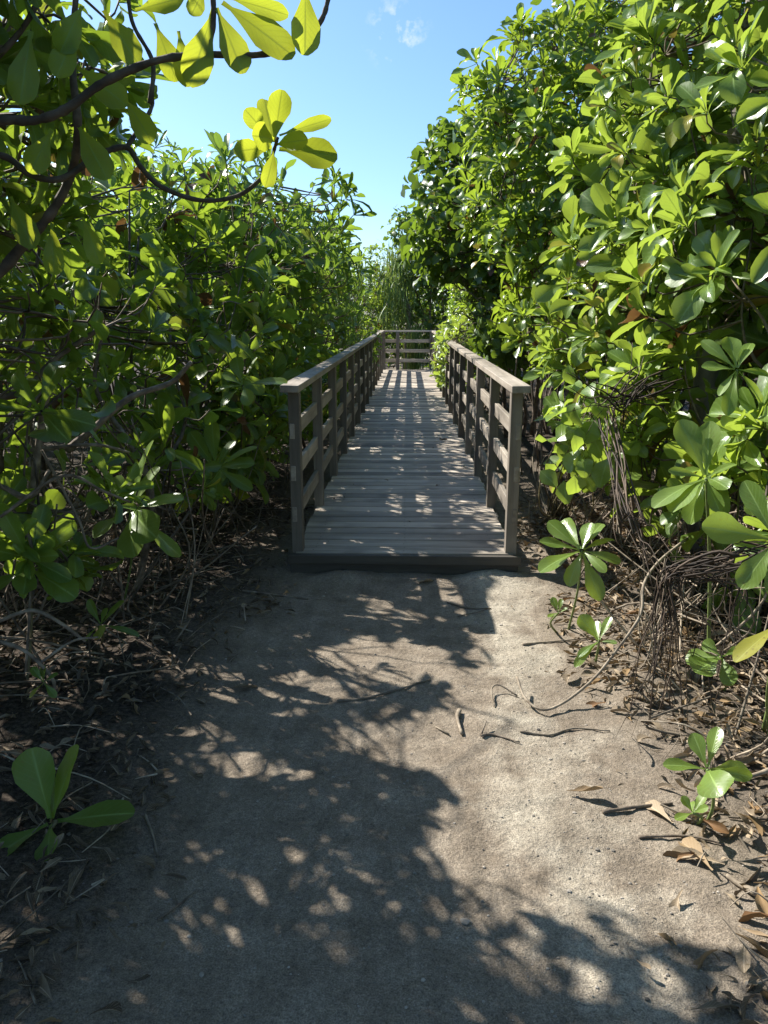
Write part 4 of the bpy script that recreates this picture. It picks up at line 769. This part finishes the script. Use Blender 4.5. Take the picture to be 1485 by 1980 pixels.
def tangle(label, sgn, xr, yr, n, mat):
    mb = MB()
    for _ in range(n):
        xx = sgn * rng.uniform(*xr); yy = rng.uniform(*yr); z0 = ground_h(xx, yy) - .02
        h = rng.uniform(.15, .8) * (1.0 if rng.random() < .8 else 1.5); lean = rng.normal(0, .5, 2) * h
        p = np.array([xx, yy, z0]); e = p + np.array([lean[0] + sgn * .05, lean[1], h])
        if rng.random() < .5: e = p + np.array([rng.normal(0, .6), rng.normal(0, .6), rng.uniform(.03, .5)])
        m_ = (p + e) / 2 + rng.normal(0, .10, 3)
        if sgn * e[0] < xr[0] - .1 or sgn * m_[0] < xr[0] - .12: continue
        if m_[2] < .01: m_[2] = .02
        r_ = rng.uniform(.002, .0075); mb.tube([p, m_, e], r_, r_ * .6, 5, 4, tint=(rng.random(), .5, .5, 1), caps=False)
    tag(mb.build('undergrowth', M[mat]), label, 'undergrowth', kind='stuff')
tangle('tangle of thin dry stems under the shrubs on the right', 1, (.98, 2.6), (2.4, 7.0), 330, 'pale_twig')
tangle('tangle of thin dark stems under the shrubs on the left', -1, (1.05, 2.8), (3.0, 8.0), 420, 'bark')
mb = MB()
for _ in range(1800):
    yy = 1.2 + 3.3 * rng.random() ** 1.6; xx = rng.normal(.15, .75)
    if rng.random() < .3: xx = rng.normal(.6, .18)
    r_ = abs(rng.normal(0, .0018)) + .001
    if rng.random() < .03: r_ *= 2.2
    blob(mb, (xx, yy, ground_h(xx, yy) + r_ * .2), r_, 5, 3, (1.2, 1, .6), tint=(rng.random(), .5, .5, 1))
tag(mb.build('gravel', M['pebble'], smooth=False), 'coarse grit and small stones scattered over the sandy path', 'gravel', kind='stuff')

# ================================================================== CAMERA, LIGHT, SKY
cam = bpy.data.cameras.new('camera'); co = bpy.data.objects.new('camera', cam); COL.objects.link(co); scene.camera = co
cam.sensor_fit = 'VERTICAL'; cam.sensor_height = 32; cam.lens = 24; cam.clip_end = 3000; cam.clip_start = .05
co.location = CAM; co.rotation_euler = (R(90) - PITCH, 0, YAW)
su = bpy.data.lights.new('sun', 'SUN'); su.energy = 5.0; su.angle = R(.53); su.color = (1, .955, .88)
so = bpy.data.objects.new('sun', su); COL.objects.link(so); so.rotation_euler = Vector(-SUN).to_track_quat('-Z', 'Y').to_euler(); so.location = (-6, 6, 9)
w = bpy.data.worlds.new('World'); scene.world = w; w.use_nodes = True; nt = w.node_tree; nt.nodes.clear()
sk = nt.nodes.new('ShaderNodeTexSky'); sk.sky_type = 'NISHITA'; sk.sun_disc = False; sk.sun_elevation = SUN_EL; sk.sun_rotation = -SUN_AZ; sk.air_density = 1.0; sk.dust_density = .7; sk.ozone_density = 6.0
bg = nt.nodes.new('ShaderNodeBackground'); bg.inputs[1].default_value = .098; ow = nt.nodes.new('ShaderNodeOutputWorld')

N = lambda t, **kw: _node(nt, t, kw)
LK = nt.links.new
bal = N('ShaderNodeMix', data_type='RGBA', blend_type='MULTIPLY'); bal.inputs['Factor'].default_value = 1; LK(sk.outputs[0], bal.inputs['A']); bal.inputs['B'].default_value = (.90, .97, 1.0, 1)
tcw = N('ShaderNodeTexCoord')
cd = ray(768, 66); cd = cd / np.linalg.norm(cd)
dist = N('ShaderNodeVectorMath', operation='DISTANCE'); LK(tcw.outputs['Generated'], dist.inputs[0]); dist.inputs[1].default_value = tuple(cd)
near_c = N('ShaderNodeMapRange'); near_c.inputs[1].default_value = .015; near_c.inputs[2].default_value = .042; near_c.inputs[3].default_value = 1; near_c.inputs[4].default_value = 0; LK(dist.outputs['Value'], near_c.inputs[0])
cn = N('ShaderNodeTexNoise'); cn.inputs['Scale'].default_value = 42; cn.inputs['Detail'].default_value = 6; cn.inputs['Roughness'].default_value = .62; LK(tcw.outputs['Generated'], cn.inputs['Vector'])
cm = N('ShaderNodeMapRange'); cm.inputs[1].default_value = .50; cm.inputs[2].default_value = .75; LK(cn.outputs[0], cm.inputs[0])
cmm = N('ShaderNodeMath', operation='MULTIPLY'); LK(cm.outputs[0], cmm.inputs[0]); LK(near_c.outputs[0], cmm.inputs[1])
cl = N('ShaderNodeMix', data_type='RGBA'); LK(cmm.outputs[0], cl.inputs['Factor']); LK(bal.outputs['Result'], cl.inputs['A']); cl.inputs['B'].default_value = (4.9, 5.3, 5.7, 1)
LK(cl.outputs['Result'], bg.inputs[0])
nt.links.new(bg.outputs[0], ow.inputs[0])
scene.view_settings.view_transform = 'Standard'; scene.view_settings.look = 'None'; scene.view_settings.exposure = 1.1; scene.view_settings.gamma = 1
scene.render.engine = 'CYCLES'; scene.cycles.max_bounces = 8; scene.cycles.transparent_max_bounces = 4; scene.cycles.use_denoising = True
